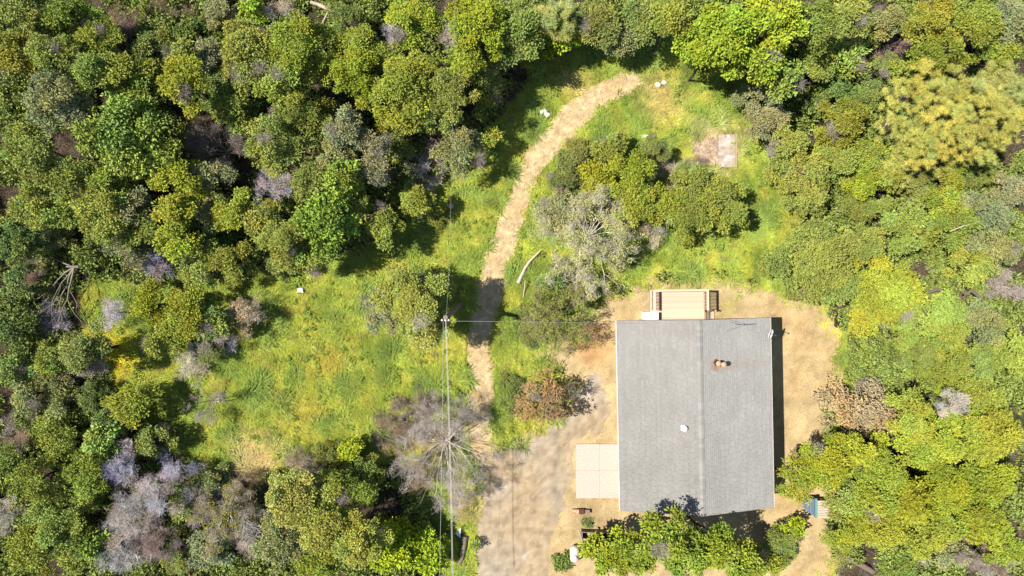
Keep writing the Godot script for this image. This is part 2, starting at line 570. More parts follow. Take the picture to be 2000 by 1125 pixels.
func inside(name_: String, x: float, z: float) -> bool:
	return Geometry2D.is_point_in_polygon(Vector2(x, z), poly[name_])

func blotch(x: float, z: float, px: float, py: float, r: float) -> float:     # 1 in the middle of a patch, 0 past its ragged edge
	var p := at(px, py)
	var d := Vector2(x - p.x, z - p.z).length() / (r * CAM_H / FOCAL) + 0.5 * n_mid.get_noise_2d(x, z)
	return clampf(1.25 - d, 0.0, 1.0)

func near_path(x: float, z: float, edge: PackedVector2Array) -> float:
	var best := 99.0
	for k in edge.size():
		best = minf(best, Geometry2D.get_closest_point_to_segment(Vector2(x, z), edge[k], edge[(k + 1) % edge.size()]).distance_to(Vector2(x, z)))
	return best

# ------------------------------------------------------------------ foliage
func leaf_cluster(count: int, length: float, width: float, seed_: int, hollow := 0.3) -> ArrayMesh:
	rng.seed = seed_
	var g := Geo.new()
	for k in count:
		var p := ball()
		if p.length() < hollow: p = p.normalized() * rng.randf_range(hollow, 1.0)
		p.y *= 0.8
		var d := (p.normalized() * 0.8 + ball() * 0.9).normalized()
		var up := (p.normalized() * 0.5 + Vector3.UP * 0.7 + ball() * 0.9).normalized()
		var side := d.cross(up)
		if side.length() < 0.1: side = d.cross(Vector3.RIGHT)
		side = side.normalized()
		var l := length * rng.randf_range(0.7, 1.25)
		var w := width * rng.randf_range(0.75, 1.2)
		var v := rng.randf_range(0.72, 1.25)
		g.tint = Color(v * rng.randf_range(0.9, 1.14), v, v * rng.randf_range(0.8, 1.15))
		var q := side.cross(d).normalized() * w * 0.3
		var m := p + d * l * 0.5
		g.flat(p, m + side * w * 0.5 + q, p + d * l)
		g.flat(p, p + d * l, m - side * w * 0.5 + q)
	return g.mesh()

func needle_tuft(seed_: int) -> ArrayMesh:
	rng.seed = seed_
	var g := Geo.new()
	for k in 130:
		var d := ball().normalized()
		d.y = absf(d.y) * 0.9 - 0.25
		d = d.normalized()
		var side := d.cross(ball()).normalized() * 0.03
		var v := rng.randf_range(0.75, 1.25)
		g.tint = Color(v, v, v)
		var o := ball() * 0.22
		g.flat(o - side, o + d * rng.randf_range(0.6, 0.95), o + side)
	return g.mesh()

func twig_cluster(seed_: int, count := 22, thick := 0.022) -> ArrayMesh:
	rng.seed = seed_
	var g := Geo.new()
	for k in count:
		var p := ball() * 0.6
		p.y = -0.5 + 0.4 * rng.randf()
		var d := (Vector3(p.x, 0.7, p.z) + ball() * 0.6).normalized()
		var l := rng.randf_range(0.6, 1.3)
		var v := rng.randf_range(0.65, 1.2)
		g.tint = Color(v, v, v)
		var mid := p + d * l * 0.5 + ball() * 0.12
		var tip := p + d * l + ball() * 0.2
		g.tube(p, mid, thick, thick * 0.75, 3, false)
		g.tube(mid, tip, thick * 0.75, thick * 0.35, 3, false)
		for q in 2:
			var f := mid.lerp(tip, rng.randf())
			g.tube(f, f + (d + ball() * 1.2).normalized() * l * 0.4, thick * 0.5, thick * 0.25, 3, false)
	return g.mesh()

func grass_tuft(seed_: int, blades: int, w: float, spread: float) -> ArrayMesh:
	rng.seed = seed_
	var g := Geo.new()
	for k in blades:
		var a := rng.randf() * TAU
		var p := Vector3(cos(a), 0, sin(a)) * rng.randf() * 0.5
		var d := Vector3(cos(a), 0, sin(a)) * rng.randf_range(0.1, spread) + Vector3(0, rng.randf_range(0.6, 1.0), 0)
		var side := Vector3(-sin(a + rng.randf()), 0, cos(a + rng.randf())) * w
		var v := rng.randf_range(0.7, 1.25)
		g.tint = Color(v * rng.randf_range(0.9, 1.15), v, v)
		var m := p + d * 0.6
		var t := p + d + Vector3(d.x, -0.25, d.z) * 0.4
		g.flat(p - side, m - side * 0.8, m + side * 0.8)
		g.flat(p - side, m + side * 0.8, p + side)
		g.flat(m - side * 0.8, t, m + side * 0.8)
	return g.mesh()

func straw_clump(seed_: int) -> ArrayMesh:
	rng.seed = seed_
	var g := Geo.new()
	for k in 12:
		var a := rng.randf() * TAU
		var d := Vector3(cos(a), rng.randf_range(-0.03, 0.16), sin(a))
		var p := Vector3(rng.randf_range(-0.8, 0.8), rng.randf_range(0.03, 0.2), rng.randf_range(-0.8, 0.8))
		var side := Vector3(-sin(a), 0.1, cos(a)) * 0.05
		var v := rng.randf_range(0.65, 1.25)
		g.tint = Color(v, v, v * rng.randf_range(0.85, 1.05))
		var l := rng.randf_range(0.5, 1.2)
		g.flat(p - side, p + d * l, p + side)
		g.flat(p - side, p + side, p - d * l * 0.4)
	return g.mesh()

func grow(g: Geo, tips: Array, p: Vector3, d: Vector3, l: float, r: float, depth: int, droop: float, spread: float, side_share := 0.55):
	var seg := 3
	var q := p
	var dir := d
	for k in seg:
		dir = (dir + ball() * 0.30 + Vector3(0, droop, 0)).normalized()
		var e := q + dir * l / seg
		if e.y < 0.05: e.y = 0.05
		var r0 := r * (1.0 - 0.4 * k / seg)
		var r1 := r * (1.0 - 0.4 * (k + 1) / seg)
		var v := rng.randf_range(0.85, 1.15)
		g.tint = Color(v, v, v)
		g.tube(q, e, r0, r1, 5 if depth > 1 else 3, false)
		q = e
		if depth <= 1 and rng.randf() < 0.4: tips.append(e)
		if depth == 2 and k == seg - 1: tips.append(e)
		if depth > 0 and k > 0 and rng.randf() < side_share:
			grow(g, tips, q, (dir + ball() * spread).normalized(), l * rng.randf_range(0.5, 0.75), r1 * 0.6, depth - 1, droop, spread)
	if depth > 0:
		for k in 2:
			grow(g, tips, q, (dir + ball() * spread).normalized(), l * rng.randf_range(0.55, 0.85), r * 0.55, depth - 1, droop, spread)
	else:
		tips.append(q)

# species: leaf mesh, colour (linear), cluster size, clusters per lump area, share of bare twig lumps, shape
func species(code: String) -> Dictionary:
	match code:
		"y": return {"k": "fine", "c": Color(0.225, 0.270, 0.030), "s": 0.21, "d": 1.0, "w": 0.025, "name": "oak_tree", "cat": "tree"}
		"o": return {"k": "fine", "c": Color(0.205, 0.248, 0.044), "s": 0.21, "d": 1.0, "w": 0.035, "name": "oak_tree", "cat": "tree"}
		"q": return {"k": "fine", "c": Color(0.255, 0.282, 0.060), "s": 0.20, "d": 1.0, "w": 0.025, "name": "oak_tree", "cat": "tree"}
		"e": return {"k": "broad", "c": Color(0.180, 0.240, 0.026), "s": 0.23, "d": 0.95, "w": 0.03, "name": "broadleaf_tree", "cat": "tree"}
		"d": return {"k": "fine", "c": Color(0.178, 0.226, 0.048), "s": 0.22, "d": 1.0, "w": 0.042, "name": "green_oak_tree", "cat": "tree"}
		"b": return {"k": "broad", "c": Color(0.190, 0.262, 0.046), "s": 0.25, "d": 0.95, "w": 0.02, "name": "broadleaf_tree", "cat": "tree"}
		"v": return {"k": "broad", "c": Color(0.225, 0.300, 0.024), "s": 0.25, "d": 0.95, "w": 0.03, "name": "broadleaf_tree", "cat": "tree"}
		"g": return {"k": "fine", "c": Color(0.215, 0.235, 0.100), "s": 0.20, "d": 0.95, "w": 0.056, "name": "grey_green_tree", "cat": "tree"}
		"a": return {"k": "fine", "c": Color(0.205, 0.215, 0.028), "s": 0.21, "d": 1.0, "w": 0.028, "name": "golden_oak_tree", "cat": "tree"}
		"p": return {"k": "needle", "c": Color(0.335, 0.350, 0.095), "s": 0.27, "d": 0.85, "w": 0.0, "name": "pine_tree", "cat": "tree"}
		"k": return {"k": "twig", "c": Color(0.500, 0.455, 0.435), "s": 0.34, "d": 0.75, "w": 0.0, "name": "dead_shrub", "cat": "shrub"}
		"n": return {"k": "twig", "c": Color(0.310, 0.240, 0.195), "s": 0.30, "d": 0.8, "w": 0.0, "name": "brown_brush", "cat": "brush"}
		"r": return {"k": "curl", "c": Color(0.250, 0.145, 0.070), "s": 0.24, "d": 0.52, "w": 0.2, "name": "brown_leaved_tree", "cat": "tree"}
		"t": return {"k": "curl", "c": Color(0.300, 0.212, 0.130), "s": 0.25, "d": 0.9, "w": 0.12, "name": "brown_leaved_shrub", "cat": "shrub"}
		"l": return {"k": "broad", "c": Color(0.125, 0.185, 0.045), "s": 0.22, "d": 0.9, "w": 0.02, "name": "leafy_shrub", "cat": "shrub"}
		"c": return {"k": "fine", "c": Color(0.165, 0.198, 0.050), "s": 0.18, "d": 1.0, "w": 0.056, "name": "green_shrub", "cat": "shrub"}
	return {}

func crown_shape(r: float, rz: float, top: float, deep: float) -> Array:     # lumps: [centre, radius]
	var lumps := []
	var rm := sqrt(r * rz)
	var ph := rng.randf() * TAU
	var count := clampi(int(6 + rm * rm * 5.5), 6, 60)
	for k in count:
		var rho := sqrt((k + 0.5) / count)
		var a := k * 2.39996 + rng.randf_range(-0.5, 0.5)
		rho = clampf(rho + rng.randf_range(-0.12, 0.12), 0.0, 1.0) * 0.93
		var lr := rm * rng.randf_range(0.16, 0.37) * (1.12 - 0.35 * rho)
		lr = clampf(lr, minf(0.16, rm * 0.35), 0.75)
		var y := top - lr * 0.8 - deep * (rho * rho * 0.9) - rng.randf() * deep * 0.58
		y = maxf(y, lr * 0.6)
		rho *= 0.94 + 0.13 * sin(3.0 * a + ph) + 0.08 * sin(5.0 * a - 2.0 * ph)
		lumps.append([Vector3(cos(a) * r * rho, y, sin(a) * rz * rho), lr])
	return lumps

func plant(line: String, group: String):
	var two := line.split("|")
	var f := two[0].split(" ", false)
	var sp := species(f[5])
	var top := float(f[4])
	if top > 3.2 and f[5] != "e" and f[5] != "q": top = 3.2 + (top - 3.2) * 0.88
	var label := two[1].strip_edges()
	rng.seed = hash(two[0])
	var rpx := float(f[2]) * 1.03
	var deep := clampf(rpx * 0.027 * 0.95, 0.25, top * 0.72)
	var hc := top - deep * 0.42
	var c := at(float(f[0]), float(f[1]), hc)
	var r := rpx * (CAM_H - hc) / FOCAL
	var rz := float(f[3]) * 1.03 * (CAM_H - hc) / FOCAL
	var low: bool = top < 2.3 or sp.cat != "tree"
	var called: String = sp.name
	var cat: String = sp.cat
	if top < 2.3 and cat == "tree":
		cat = "shrub"
		called = called.replace("_tree", "_shrub")
	var o := thing(called, label, cat, Vector3(c.x, 0, c.z), group)
	# trunk and limbs
	var tr: MeshInstance3D = mesh_node("trunk", trunks[rng.randi() % trunks.size()], M.bark if sp.k != "twig" else M.dead_bark, o)
	tr.rotation.y = rng.randf() * TAU
	var ts := maxf(top - deep * 0.35, 0.3)
	tr.scale = Vector3(minf(r, rz) * 0.95, ts, minf(r, rz) * 0.95)
	# crown
	var lumps := crown_shape(r, rz, top, deep)
	var leaves := PackedFloat32Array()
	var twigs := PackedFloat32Array()
	var base: Color = sp.c
	var hue := rng.randf_range(-0.07, 0.07) if sp.k != "twig" else 0.0
	base = Color(base.r * (1.0 + hue * 0.8), base.g * (1.0 - hue * 0.3), base.b * rng.randf_range(0.8, 1.3))
	base = base * rng.randf_range(0.9, 1.1)
	var s0: float = minf(sp.s * (0.8 if low else 1.0), minf(r, rz) * 0.5)
	for li in lumps.size():
		var lc: Vector3 = lumps[li][0]
		var lr: float = lumps[li][1]
		var dead: bool = rng.randf() < sp.w
		var lump_c := base * rng.randf_range(0.82, 1.16)
		var shift := rng.randf_range(-0.12, 0.12)
		lump_c = Color(lump_c.r * (1.0 + shift), lump_c.g, lump_c.b * (1.0 - shift))
		var m := int(sp.d * 7.2 * lr * lr / (s0 * s0) * 0.62) + 3
		if dead: m = int(m * 0.6) + 2
		for k in m:
			var d := ball().normalized()
			if d.y < -0.35: d.y = -d.y
			var p := lc + Vector3(d.x, d.y * 0.85, d.z) * lr * (rng.randf_range(0.72, 1.08) if rng.randf() > 0.1 else rng.randf_range(1.08, 1.4))
			if p.y < 0.08: continue
			var hid := false
			for lj in lumps.size():
				if lj != li and p.distance_squared_to(lumps[lj][0]) < lumps[lj][1] * lumps[lj][1] * 0.42:
					hid = true
					break
			if hid: continue
			var v := 1.0 + 0.28 * n_small.get_noise_3d(p.x + c.x, p.y, p.z + c.z)
			if dead:
				put(twigs, p - d * 0.1, turned(s0 * 1.25 * rng.randf_range(0.8, 1.2), 0.7), Color(0.33, 0.29, 0.265) * rng.randf_range(0.8, 1.2))
			else:
				put(leaves, p, turned(s0 * rng.randf_range(0.75, 1.25), 0.9), lump_c * (v * rng.randf_range(0.9, 1.1)))
	var part: String = "crown"
	if sp.k == "twig": part = "twigs"
	copies(part, K[sp.k][rng.randi() % K[sp.k].size()], M.twig if sp.k == "twig" else M.leaf, leaves, o)
	if twigs.size() > 0 and sp.k != "twig":
		copies("dead_twigs", K.twig[rng.randi() % K.twig.size()], M.twig, twigs, o)

func bare_tree(called: String, label: String, px: float, py: float, rpx: float, top: float, col: Color, leaf: Color, leaf_share: float, stems: int, seed_: int, depth := 4, thick := 0.09, twig_share := 0.25):
	rng.seed = seed_
	var base := at(px, py, top * 0.5)
	base.y = 0
	var o := thing(called, label, "tree", base)
	var g := Geo.new()
	var tips := []
	var r := rpx * CAM_H / FOCAL
	g.tube(Vector3(0, -0.05, 0), Vector3(0.03, top * 0.18, 0), thick * 1.5, thick * 1.2, 8)
	for k in stems:
		var a := TAU * (k + rng.randf_range(-0.25, 0.25)) / stems
		var up := top * rng.randf_range(0.45, 0.85)
		var d := Vector3(cos(a) * r * 0.55, up * 0.7, sin(a) * r * 0.55)
		grow(g, tips, Vector3(0.02, top * 0.15, 0), d.normalized(), d.length() * 0.50, thick * rng.randf_range(0.6, 1.0), depth - 1, -0.01, 0.62)
	var mt := vmat(0.9)
	mt.albedo_color = col.linear_to_srgb()
	mesh_node("branches", g.mesh(), mt, o)
	var tw := PackedFloat32Array()
	var lv := PackedFloat32Array()
	for t in tips:
		if rng.randf() < twig_share: put(tw, t, turned(rng.randf_range(0.2, 0.34), 1.2), col * rng.randf_range(0.8, 1.1))
		if rng.randf() < leaf_share:
			for q in 2: put(lv, t + ball() * 0.25, turned(rng.randf_range(0.11, 0.18), 1.2), leaf * rng.randf_range(0.75, 1.25))
	copies("twigs", K.twig[0], M.twig, tw, o)
	if lv.size() > 0: copies("crown", K.sparse[0], M.leaf, lv, o)

# ------------------------------------------------------------------ the scene
func _ready():
	# camera, sky, sun, exposure
	var cam := Camera3D.new()
	cam.name = "camera"
	add_child(cam)
	cam.position = Vector3(0, CAM_H, 0)
	cam.rotation_degrees = Vector3(-90, 0, 0)
	cam.fov = rad_to_deg(2.0 * atan(562.5 / FOCAL))
	cam.far = 900.0
	cam.near = 0.5
	cam.current = true
	var sky_m := ProceduralSkyMaterial.new()
	sky_m.sky_top_color = Color(0.46, 0.54, 0.66)
	sky_m.sky_horizon_color = Color(0.72, 0.75, 0.78)
	sky_m.ground_bottom_color = Color(0.25, 0.25, 0.18)
	sky_m.ground_horizon_color = Color(0.6, 0.64, 0.62)
	var sky := Sky.new()
	sky.sky_material = sky_m
	var env := Environment.new()
	env.background_mode = Environment.BG_SKY
	env.sky = sky
	env.background_energy_multiplier = 0.65
	env.tonemap_mode = Environment.TONE_MAPPER_LINEAR
	env.tonemap_exposure = 2.65
	env.sdfgi_enabled = true
	env.ssao_enabled = true
	env.ssil_enabled = true
	var we := WorldEnvironment.new()
	we.name = "world_environment"
	we.environment = env
	add_child(we)
	var sun := DirectionalLight3D.new()
	sun.name = "sun"
	add_child(sun)
	sun.look_at_from_position(Vector3.ZERO, Vector3(SUN_COT, -1.0, 0.06 * SUN_COT), Vector3(0, 0, -1))
	sun.light_energy = 1.5
	sun.light_color = Color(1.0, 0.96, 0.90)
	sun.light_angular_distance = 0.5
	sun.shadow_enabled = true

	n_big.seed = 11; n_big.frequency = 0.12; n_big.fractal_octaves = 3
	n_mid.seed = 23; n_mid.frequency = 0.5; n_mid.fractal_octaves = 3
	n_small.seed = 5; n_small.frequency = 1.6; n_small.fractal_octaves = 3
	make_materials()
	make_pieces()
	build_ground()
	build_house()
	build_deck()
	build_trees()
	build_small_things()

func make_materials():
	M.leaf = vmat(0.6, 0.32)
	M.twig = vmat(0.9)
	M.grass = vmat(0.75, 0.5)
	M.straw = vmat(0.85, 0.2)
	M.ground = grain(vmat(0.95), 0.03, 0.55, 0.35, 6.0)
	M.straw_ground = grain(vmat(0.95), 0.05, 0.72, 0.45, 4.0)
	M.gravel = grain(vmat(0.95), 0.09, 0.6, 0.6, 6.0)
	M.bark = grain(mat(Color(0.10, 0.075, 0.055), 0.95), 0.05, 0.5, 1.5)
	M.dead_bark = grain(mat(Color(0.17, 0.14, 0.125), 0.95), 0.05, 0.5, 1.5)
	M.pale_wood = grain(mat(Color(0.52, 0.44, 0.36), 0.9), 0.05, 0.6, 3.0, 3.0)
	M.log_bark = grain(mat(Color(0.30, 0.235, 0.20), 0.95), 0.06, 0.35, 2.5, 8.0)
	M.concrete = grain(mat(Color(0.39, 0.325, 0.285), 0.9), 0.04, 0.80, 0.5)
	M.old_concrete = grain(vmat(0.95), 0.05, 0.6, 0.7, 4.0)
	M.rock = grain(mat(Color(0.62, 0.57, 0.52), 0.9), 0.05, 0.7, 2.0, 6.0)
	M.deck = grain(vmat(0.85), 0.06, 0.85, 2.0)
	M.shingle = grain(vmat(0.95), 0.12, 0.78, 0.9)
	M.trim = mat(Color(0.50, 0.42, 0.37), 0.6)
	M.wall = grain(mat(Color(0.42, 0.36, 0.29), 0.8), 0.04, 0.85, 1.0)
	M.dark_metal = mat(Color(0.05, 0.05, 0.055), 0.5, 0.4)
	M.metal = mat(Color(0.55, 0.56, 0.58), 0.35, 0.7)
	M.white = mat(Color(0.60, 0.60, 0.585), 0.5)
	M.wire = mat(Color(0.36, 0.36, 0.35), 0.5)
	M.thin_wire = mat(Color(0.20, 0.21, 0.21), 0.6)
	M.rust = grain(mat(Color(0.20, 0.075, 0.04), 0.95), 0.06, 0.3, 3.0, 5.0)
	M.rust_cap = grain(mat(Color(0.55, 0.34, 0.22), 0.8), 0.06, 0.6, 3.0)
	M.grey_wood = grain(mat(Color(0.24, 0.20, 0.165), 0.95), 0.06, 0.5, 3.0)
	M.teal = mat(Color(0.08, 0.18, 0.18), 0.6)
	M.blue = grain(mat(Color(0.12, 0.16, 0.25), 0.5), 0.05, 0.6, 2.0)
	M.tank = grain(mat(Color(0.46, 0.42, 0.375), 0.45), 0.05, 0.85, 1.2)

func make_pieces():
	K.fine = [leaf_cluster(54, 0.50, 0.27, 101), leaf_cluster(54, 0.48, 0.28, 102), leaf_cluster(50, 0.52, 0.26, 103)]
	K.broad = [leaf_cluster(34, 0.66, 0.42, 111), leaf_cluster(34, 0.62, 0.44, 112)]
	K.curl = [leaf_cluster(16, 0.62, 0.30, 121), leaf_cluster(15, 0.66, 0.28, 122)]
	K.sparse = [leaf_cluster(18, 0.5, 0.28, 131)]
	K.needle = [needle_tuft(141), needle_tuft(142)]
	K.twig = [twig_cluster(151), twig_cluster(152), twig_cluster(153)]
	K.grass = [grass_tuft(161, 18, 0.065, 1.1), grass_tuft(162, 16, 0.075, 1.3)]
	K.straw = [straw_clump(171), straw_clump(172)]
	for s in 4:                                # trunks of unit height and unit spread, with a few limbs
		rng.seed = 200 + s
		var g := Geo.new()
		var p := Vector3(0, -0.04, 0)
		var r := 0.085
		for k in 4:
			var q := Vector3(rng.randf_range(-0.05, 0.05) * (k + 1), 0.2 * (k + 1), rng.randf_range(-0.05, 0.05) * (k + 1))
			g.tube(p, q, r, r * 0.8, 7, false)
			r *= 0.8
			p = q
			if k > 0:
				for b in 2:
					var a := rng.randf() * TAU
					var e := q + Vector3(cos(a) * 0.3, 0.1, sin(a) * 0.3)
					var e2 := q + Vector3(cos(a + 0.3) * 0.68, rng.randf_range(0.08, 0.2), sin(a + 0.3) * 0.68)
					if e2.y > 0.93: e2.y = 0.93
					g.tube(q, e, r * 0.7, r * 0.5, 5, false)
					g.tube(e, e2, r * 0.5, r * 0.2, 5, false)
		g.tube(p, p + Vector3(0.03, 0.1, 0.02), r, r * 0.5, 6)
		trunks.append(g.mesh())

# ------------------------------------------------------------------ ground
func build_ground():
	poly.path = outline("1240,138 1205,143 1160,165 1130,185 1100,205 1080,230 1050,262 1030,285 1012,330 1000,370 985,400 975,425 968,450 955,475 942,500 938,530 930,560 922,600 916,640 912,680 917,720 918,760 917,800 918,850 920,905 962,905 962,850 966,800 966,760 963,720 962,680 965,640 975,600 985,565 997,530 1005,500 1013,470 1025,430 1035,390 1045,360 1060,330 1080,310 1110,280 1150,240 1165,225 1200,195 1230,185 1262,172 1268,155")
	poly.yard = outline("1040,690 1085,640 1150,590 1200,560 1270,535 1340,530 1420,538 1500,550 1560,575 1620,600 1642,640 1650,700 1655,745 1640,790 1640,850 1640,900 1640,940 1640,1000 1640,1040 1635,1080 1630,1190 925,1190 928,1040 930,960 922,880 960,860 1010,850 1060,830 1110,790 1090,740 1050,730")
	poly.drive = outline("1165,725 1190,790 1175,850 1120,860 1112,960 1090,1010 1070,1080 1075,1188 929,1188 932,960 924,890 960,870 1010,870 1060,850 1110,800")
	poly.grass = outline("150,560 210,540 330,560 480,540 600,505 720,490 790,430 850,350 950,270 1000,200 1060,130 1150,70 1340,50 1440,120 1480,240 1530,330 1560,450 1550,575 1420,535 1270,535 1150,590 1050,690 1110,740 1060,830 960,870 935,960 928,1060 930,1180 870,1180 860,1040 820,980 760,900 640,900 480,930 400,920 330,870 250,780 180,690")
	poly.grass_right = outline("1640,640 1700,640 1790,720 1690,770 1650,740")
	poly.slab = outline("1345,268 1403,262 1440,262 1440,330 1400,328 1350,310")
	var forest_c := func(x: float, z: float) -> Color:
		var v := 1.0 + 0.5 * n_mid.get_noise_2d(x, z)
		var g := clampf(0.5 + n_big.get_noise_2d(x, z) * 1.6, 0, 1)
		if inside("grass", x, z) or inside("grass_right", x, z): return Color(0.170, 0.185, 0.034) * v
		return Color(0.085, 0.064, 0.042).lerp(Color(0.045, 0.052, 0.020), g) * v
	# one sheet of soil out to the horizon, fine in the middle
	var g := Geo.new()
	var xs := []
	for k in 161: xs.append(-40.0 + k * 0.5)
	var zs := []
	for k in 101: zs.append(-25.0 + k * 0.5)
	for e in [60.0, 120.0, 400.0]:
		xs.append(e); xs.push_front(-e); zs.append(e); zs.push_front(-e)
	var cols := []
	for x in xs:
		var row := []
		for z in zs: row.append(forest_c.call(x, z))
		cols.append(row)
	for i in xs.size() - 1:
		for j in zs.size() - 1:
			for u in [[0, 0], [1, 0], [1, 1], [0, 0], [1, 1], [0, 1]]:
				g.v.append(Vector3(xs[i + u[0]], 0, zs[j + u[1]]))
				g.n.append(Vector3.UP)
				g.c.append(cols[i + u[0]][j + u[1]])
	var gr := mesh_node("ground", g.mesh(), M.ground)
	tag(gr, "brown leaf-littered soil under the trees and the grass", "ground", "", "structure")

	rng.seed = 31
	poly.path = ragged(poly.path, 0.16, 0.16)
	poly.yard = ragged(poly.yard, 0.25, 0.70)
	poly.drive = ragged(poly.drive, 0.22, 0.45)
	var yard_c := func(x: float, z: float) -> Color:
		var v := 1.0 + 0.30 * n_mid.get_noise_2d(x * 1.4, z * 1.4) + 0.32 * n_small.get_noise_2d(x, z)
		var c := Color(0.54, 0.425, 0.232)
		c = c.lerp(Color(0.52, 0.375, 0.19), clampf(n_big.get_noise_2d(x * 1.7, z * 1.7) * 1.6, 0, 1))
		c = c.lerp(Color(0.50, 0.27, 0.11), 0.8 * blotch(x, z, 1145, 665, 45))
		c = c.lerp(Color(0.36, 0.32, 0.09), 0.7 * blotch(x, z, 1330, 545, 60))
		c = c.lerp(Color(0.36, 0.32, 0.09), 0.7 * blotch(x, z, 1425, 600, 22))
		c = c.lerp(Color(0.30, 0.22, 0.12), 0.7 * blotch(x, z, 1165, 1015, 45))
		return c * v * 0.71
	tag(sheet("yard", poly.yard, 0.004, 0.22, yard_c, M.straw_ground), "dry mown straw-coloured yard round the house", "yard", "", "structure")
	var drive_c := func(x: float, z: float) -> Color:
		var v := 1.0 + 0.30 * n_mid.get_noise_2d(x * 2.0, z * 2.0) + 0.45 * n_small.get_noise_2d(x * 1.3, z * 1.3)
		var c := Color(0.49, 0.385, 0.255)
		var band := clampf(0.6 + n_big.get_noise_2d(x * 2.2 + 9, z * 1.2) * 2.2, 0, 1)
		c = c.lerp(Color(0.45, 0.40, 0.325), band * 0.7)
		c = c.lerp(Color(0.52, 0.47, 0.41), 0.8 * blotch(x, z, 1150, 760, 40))
		c = c.lerp(Color(0.60, 0.55, 0.48), 0.9 * blotch(x, z, 1025, 1086, 11))
		c = c.lerp(Color(0.55, 0.50, 0.43), 0.6 * blotch(x, z, 985, 955, 18))
		return c * v * 0.79
	tag(sheet("driveway", poly.drive, 0.008, 0.18, drive_c, M.gravel), "dirt and gravel driveway running down to the bottom edge", "driveway", "", "structure")
	var path_c := func(x: float, z: float) -> Color:
		var v := 1.0 + 0.22 * n_mid.get_noise_2d(x * 2.5, z * 2.5) + 0.42 * n_small.get_noise_2d(x * 1.6, z * 1.6)
		var c := Color(0.55, 0.430, 0.250)
		c = c.lerp(Color(0.50, 0.345, 0.175), clampf(n_big.get_noise_2d(x * 3.0, z * 3.0) * 1.9 - 0.1, 0, 1) * 0.8)
		return c * v * 0.86
	tag(sheet("path", poly.path, 0.012, 0.14, path_c, M.straw_ground), "curving footpath covered with pale straw mulch", "path", "", "structure")

	# straw lying on the path, the yard and the driveway
	rng.seed = 41
	var bufs := {"path": PackedFloat32Array(), "yard": PackedFloat32Array()}
	var straw_c := [Color(0.42, 0.33, 0.195), Color(0.385, 0.285, 0.155), Color(0.45, 0.37, 0.235), Color(0.34, 0.24, 0.12)]
	for k in 60000:
		var x := rng.randf_range(-3.0, 17.6)
		var z := rng.randf_range(-11.8, 15.6)
		var where := ""
		if inside("path", x, z): where = "path"
		elif k < 42000 and inside("yard", x, z):
			where = "yard"
			if inside("drive", x, z) and rng.randf() < 0.6: continue
		if where == "": continue
		var n := n_small.get_noise_2d(x, z)
		if n < -0.1 and rng.randf() < 0.6: continue
		if where == "yard" and rng.randf() < 0.65: continue
		var c: Color = straw_c[rng.randi() % 4] * rng.randf_range(0.8, 1.12)
		if where == "yard" and z < 0.2 and rng.randf() < 0.3: c = Color(0.30, 0.32, 0.07)
		put(bufs[where], Vector3(x, 0.012, z), turned(rng.randf_range(0.05, 0.10), 0.25), c)
	tag(copies("straw", K.straw[0], M.straw, bufs.path), "loose pale straw strewn along the footpath", "straw")
	tag(copies("dry_grass", K.straw[1], M.straw, bufs.yard), "cut dry grass lying over the yard", "dry grass")

	# living grass
	rng.seed = 51
	var gb := [PackedFloat32Array(), PackedFloat32Array()]
	for k in 260000:
		var x := rng.randf_range(-24.0, 22.0)
		var z := rng.randf_range(-14.0, 15.5)
		if not (inside("grass", x, z) or inside("grass_right", x, z) or inside("yard", x, z)): continue
		if inside("slab", x, z): continue
		var off := Vector2(rng.randf_range(-1, 1), rng.randf_range(-1, 1))
		if inside("path", x, z):
			if rng.randf() < 0.5 or inside("path", x + off.x * 0.18, z + off.y * 0.18): continue
		elif inside("drive", x, z): continue
		elif inside("yard", x, z):
			if z > 8.5 and x < 0.0: continue
			if rng.randf() < 0.45 or inside("yard", x + off.x * 0.8, z + off.y * 0.8): continue
		elif clear_of(x, z): continue
		put_grass(gb, x, z)
	var gname := ["grass", "tall_grass"]
	for s in 2:
		var gl := ["short bright green grass of the meadow and verges", "taller tufts of yellow-green grass mixed through the meadow"]
		tag(copies(gname[s], K.grass[s], M.grass, gb[s]), gl[s], "grass")

	# broad-leaved weeds and dry stalks scattered through the meadow
	rng.seed = 55
	var wb := PackedFloat32Array()
	var db := PackedFloat32Array()
	for k in 9000:
		var x := rng.randf_range(-24.0, 22.0)
		var z := rng.randf_range(-14.0, 15.5)
		if not (inside("grass", x, z) or inside("grass_right", x, z)): continue
		if inside("path", x, z) or inside("yard", x, z) or inside("slab", x, z) or clear_of(x, z): continue
		var n := n_small.get_noise_2d(x * 0.5 - 50, z * 0.5)
		if n > 0.12: put(wb, Vector3(x, rng.randf_range(0.10, 0.2), z), turned(rng.randf_range(0.08, 0.17), 0.5), Color(0.17, 0.25, 0.045) * rng.randf_range(0.7, 1.25))
		elif n < -0.16: put(db, Vector3(x, 0.14, z), turned(rng.randf_range(0.10, 0.18), 0.8), Color(0.46, 0.37, 0.17) * rng.randf_range(0.7, 1.15))
	tag(copies("weeds", K.broad[1], M.leaf, wb), "broad-leaved weeds in patches through the meadow grass", "weeds")
	tag(copies("dry_stalks", K.twig[1], M.twig, db), "dry tan grass stalks in patches through the meadow", "dry grass")

	# weeds and seedlings under the trees
	rng.seed = 61
	var ub := PackedFloat32Array()
	var lb := PackedFloat32Array()
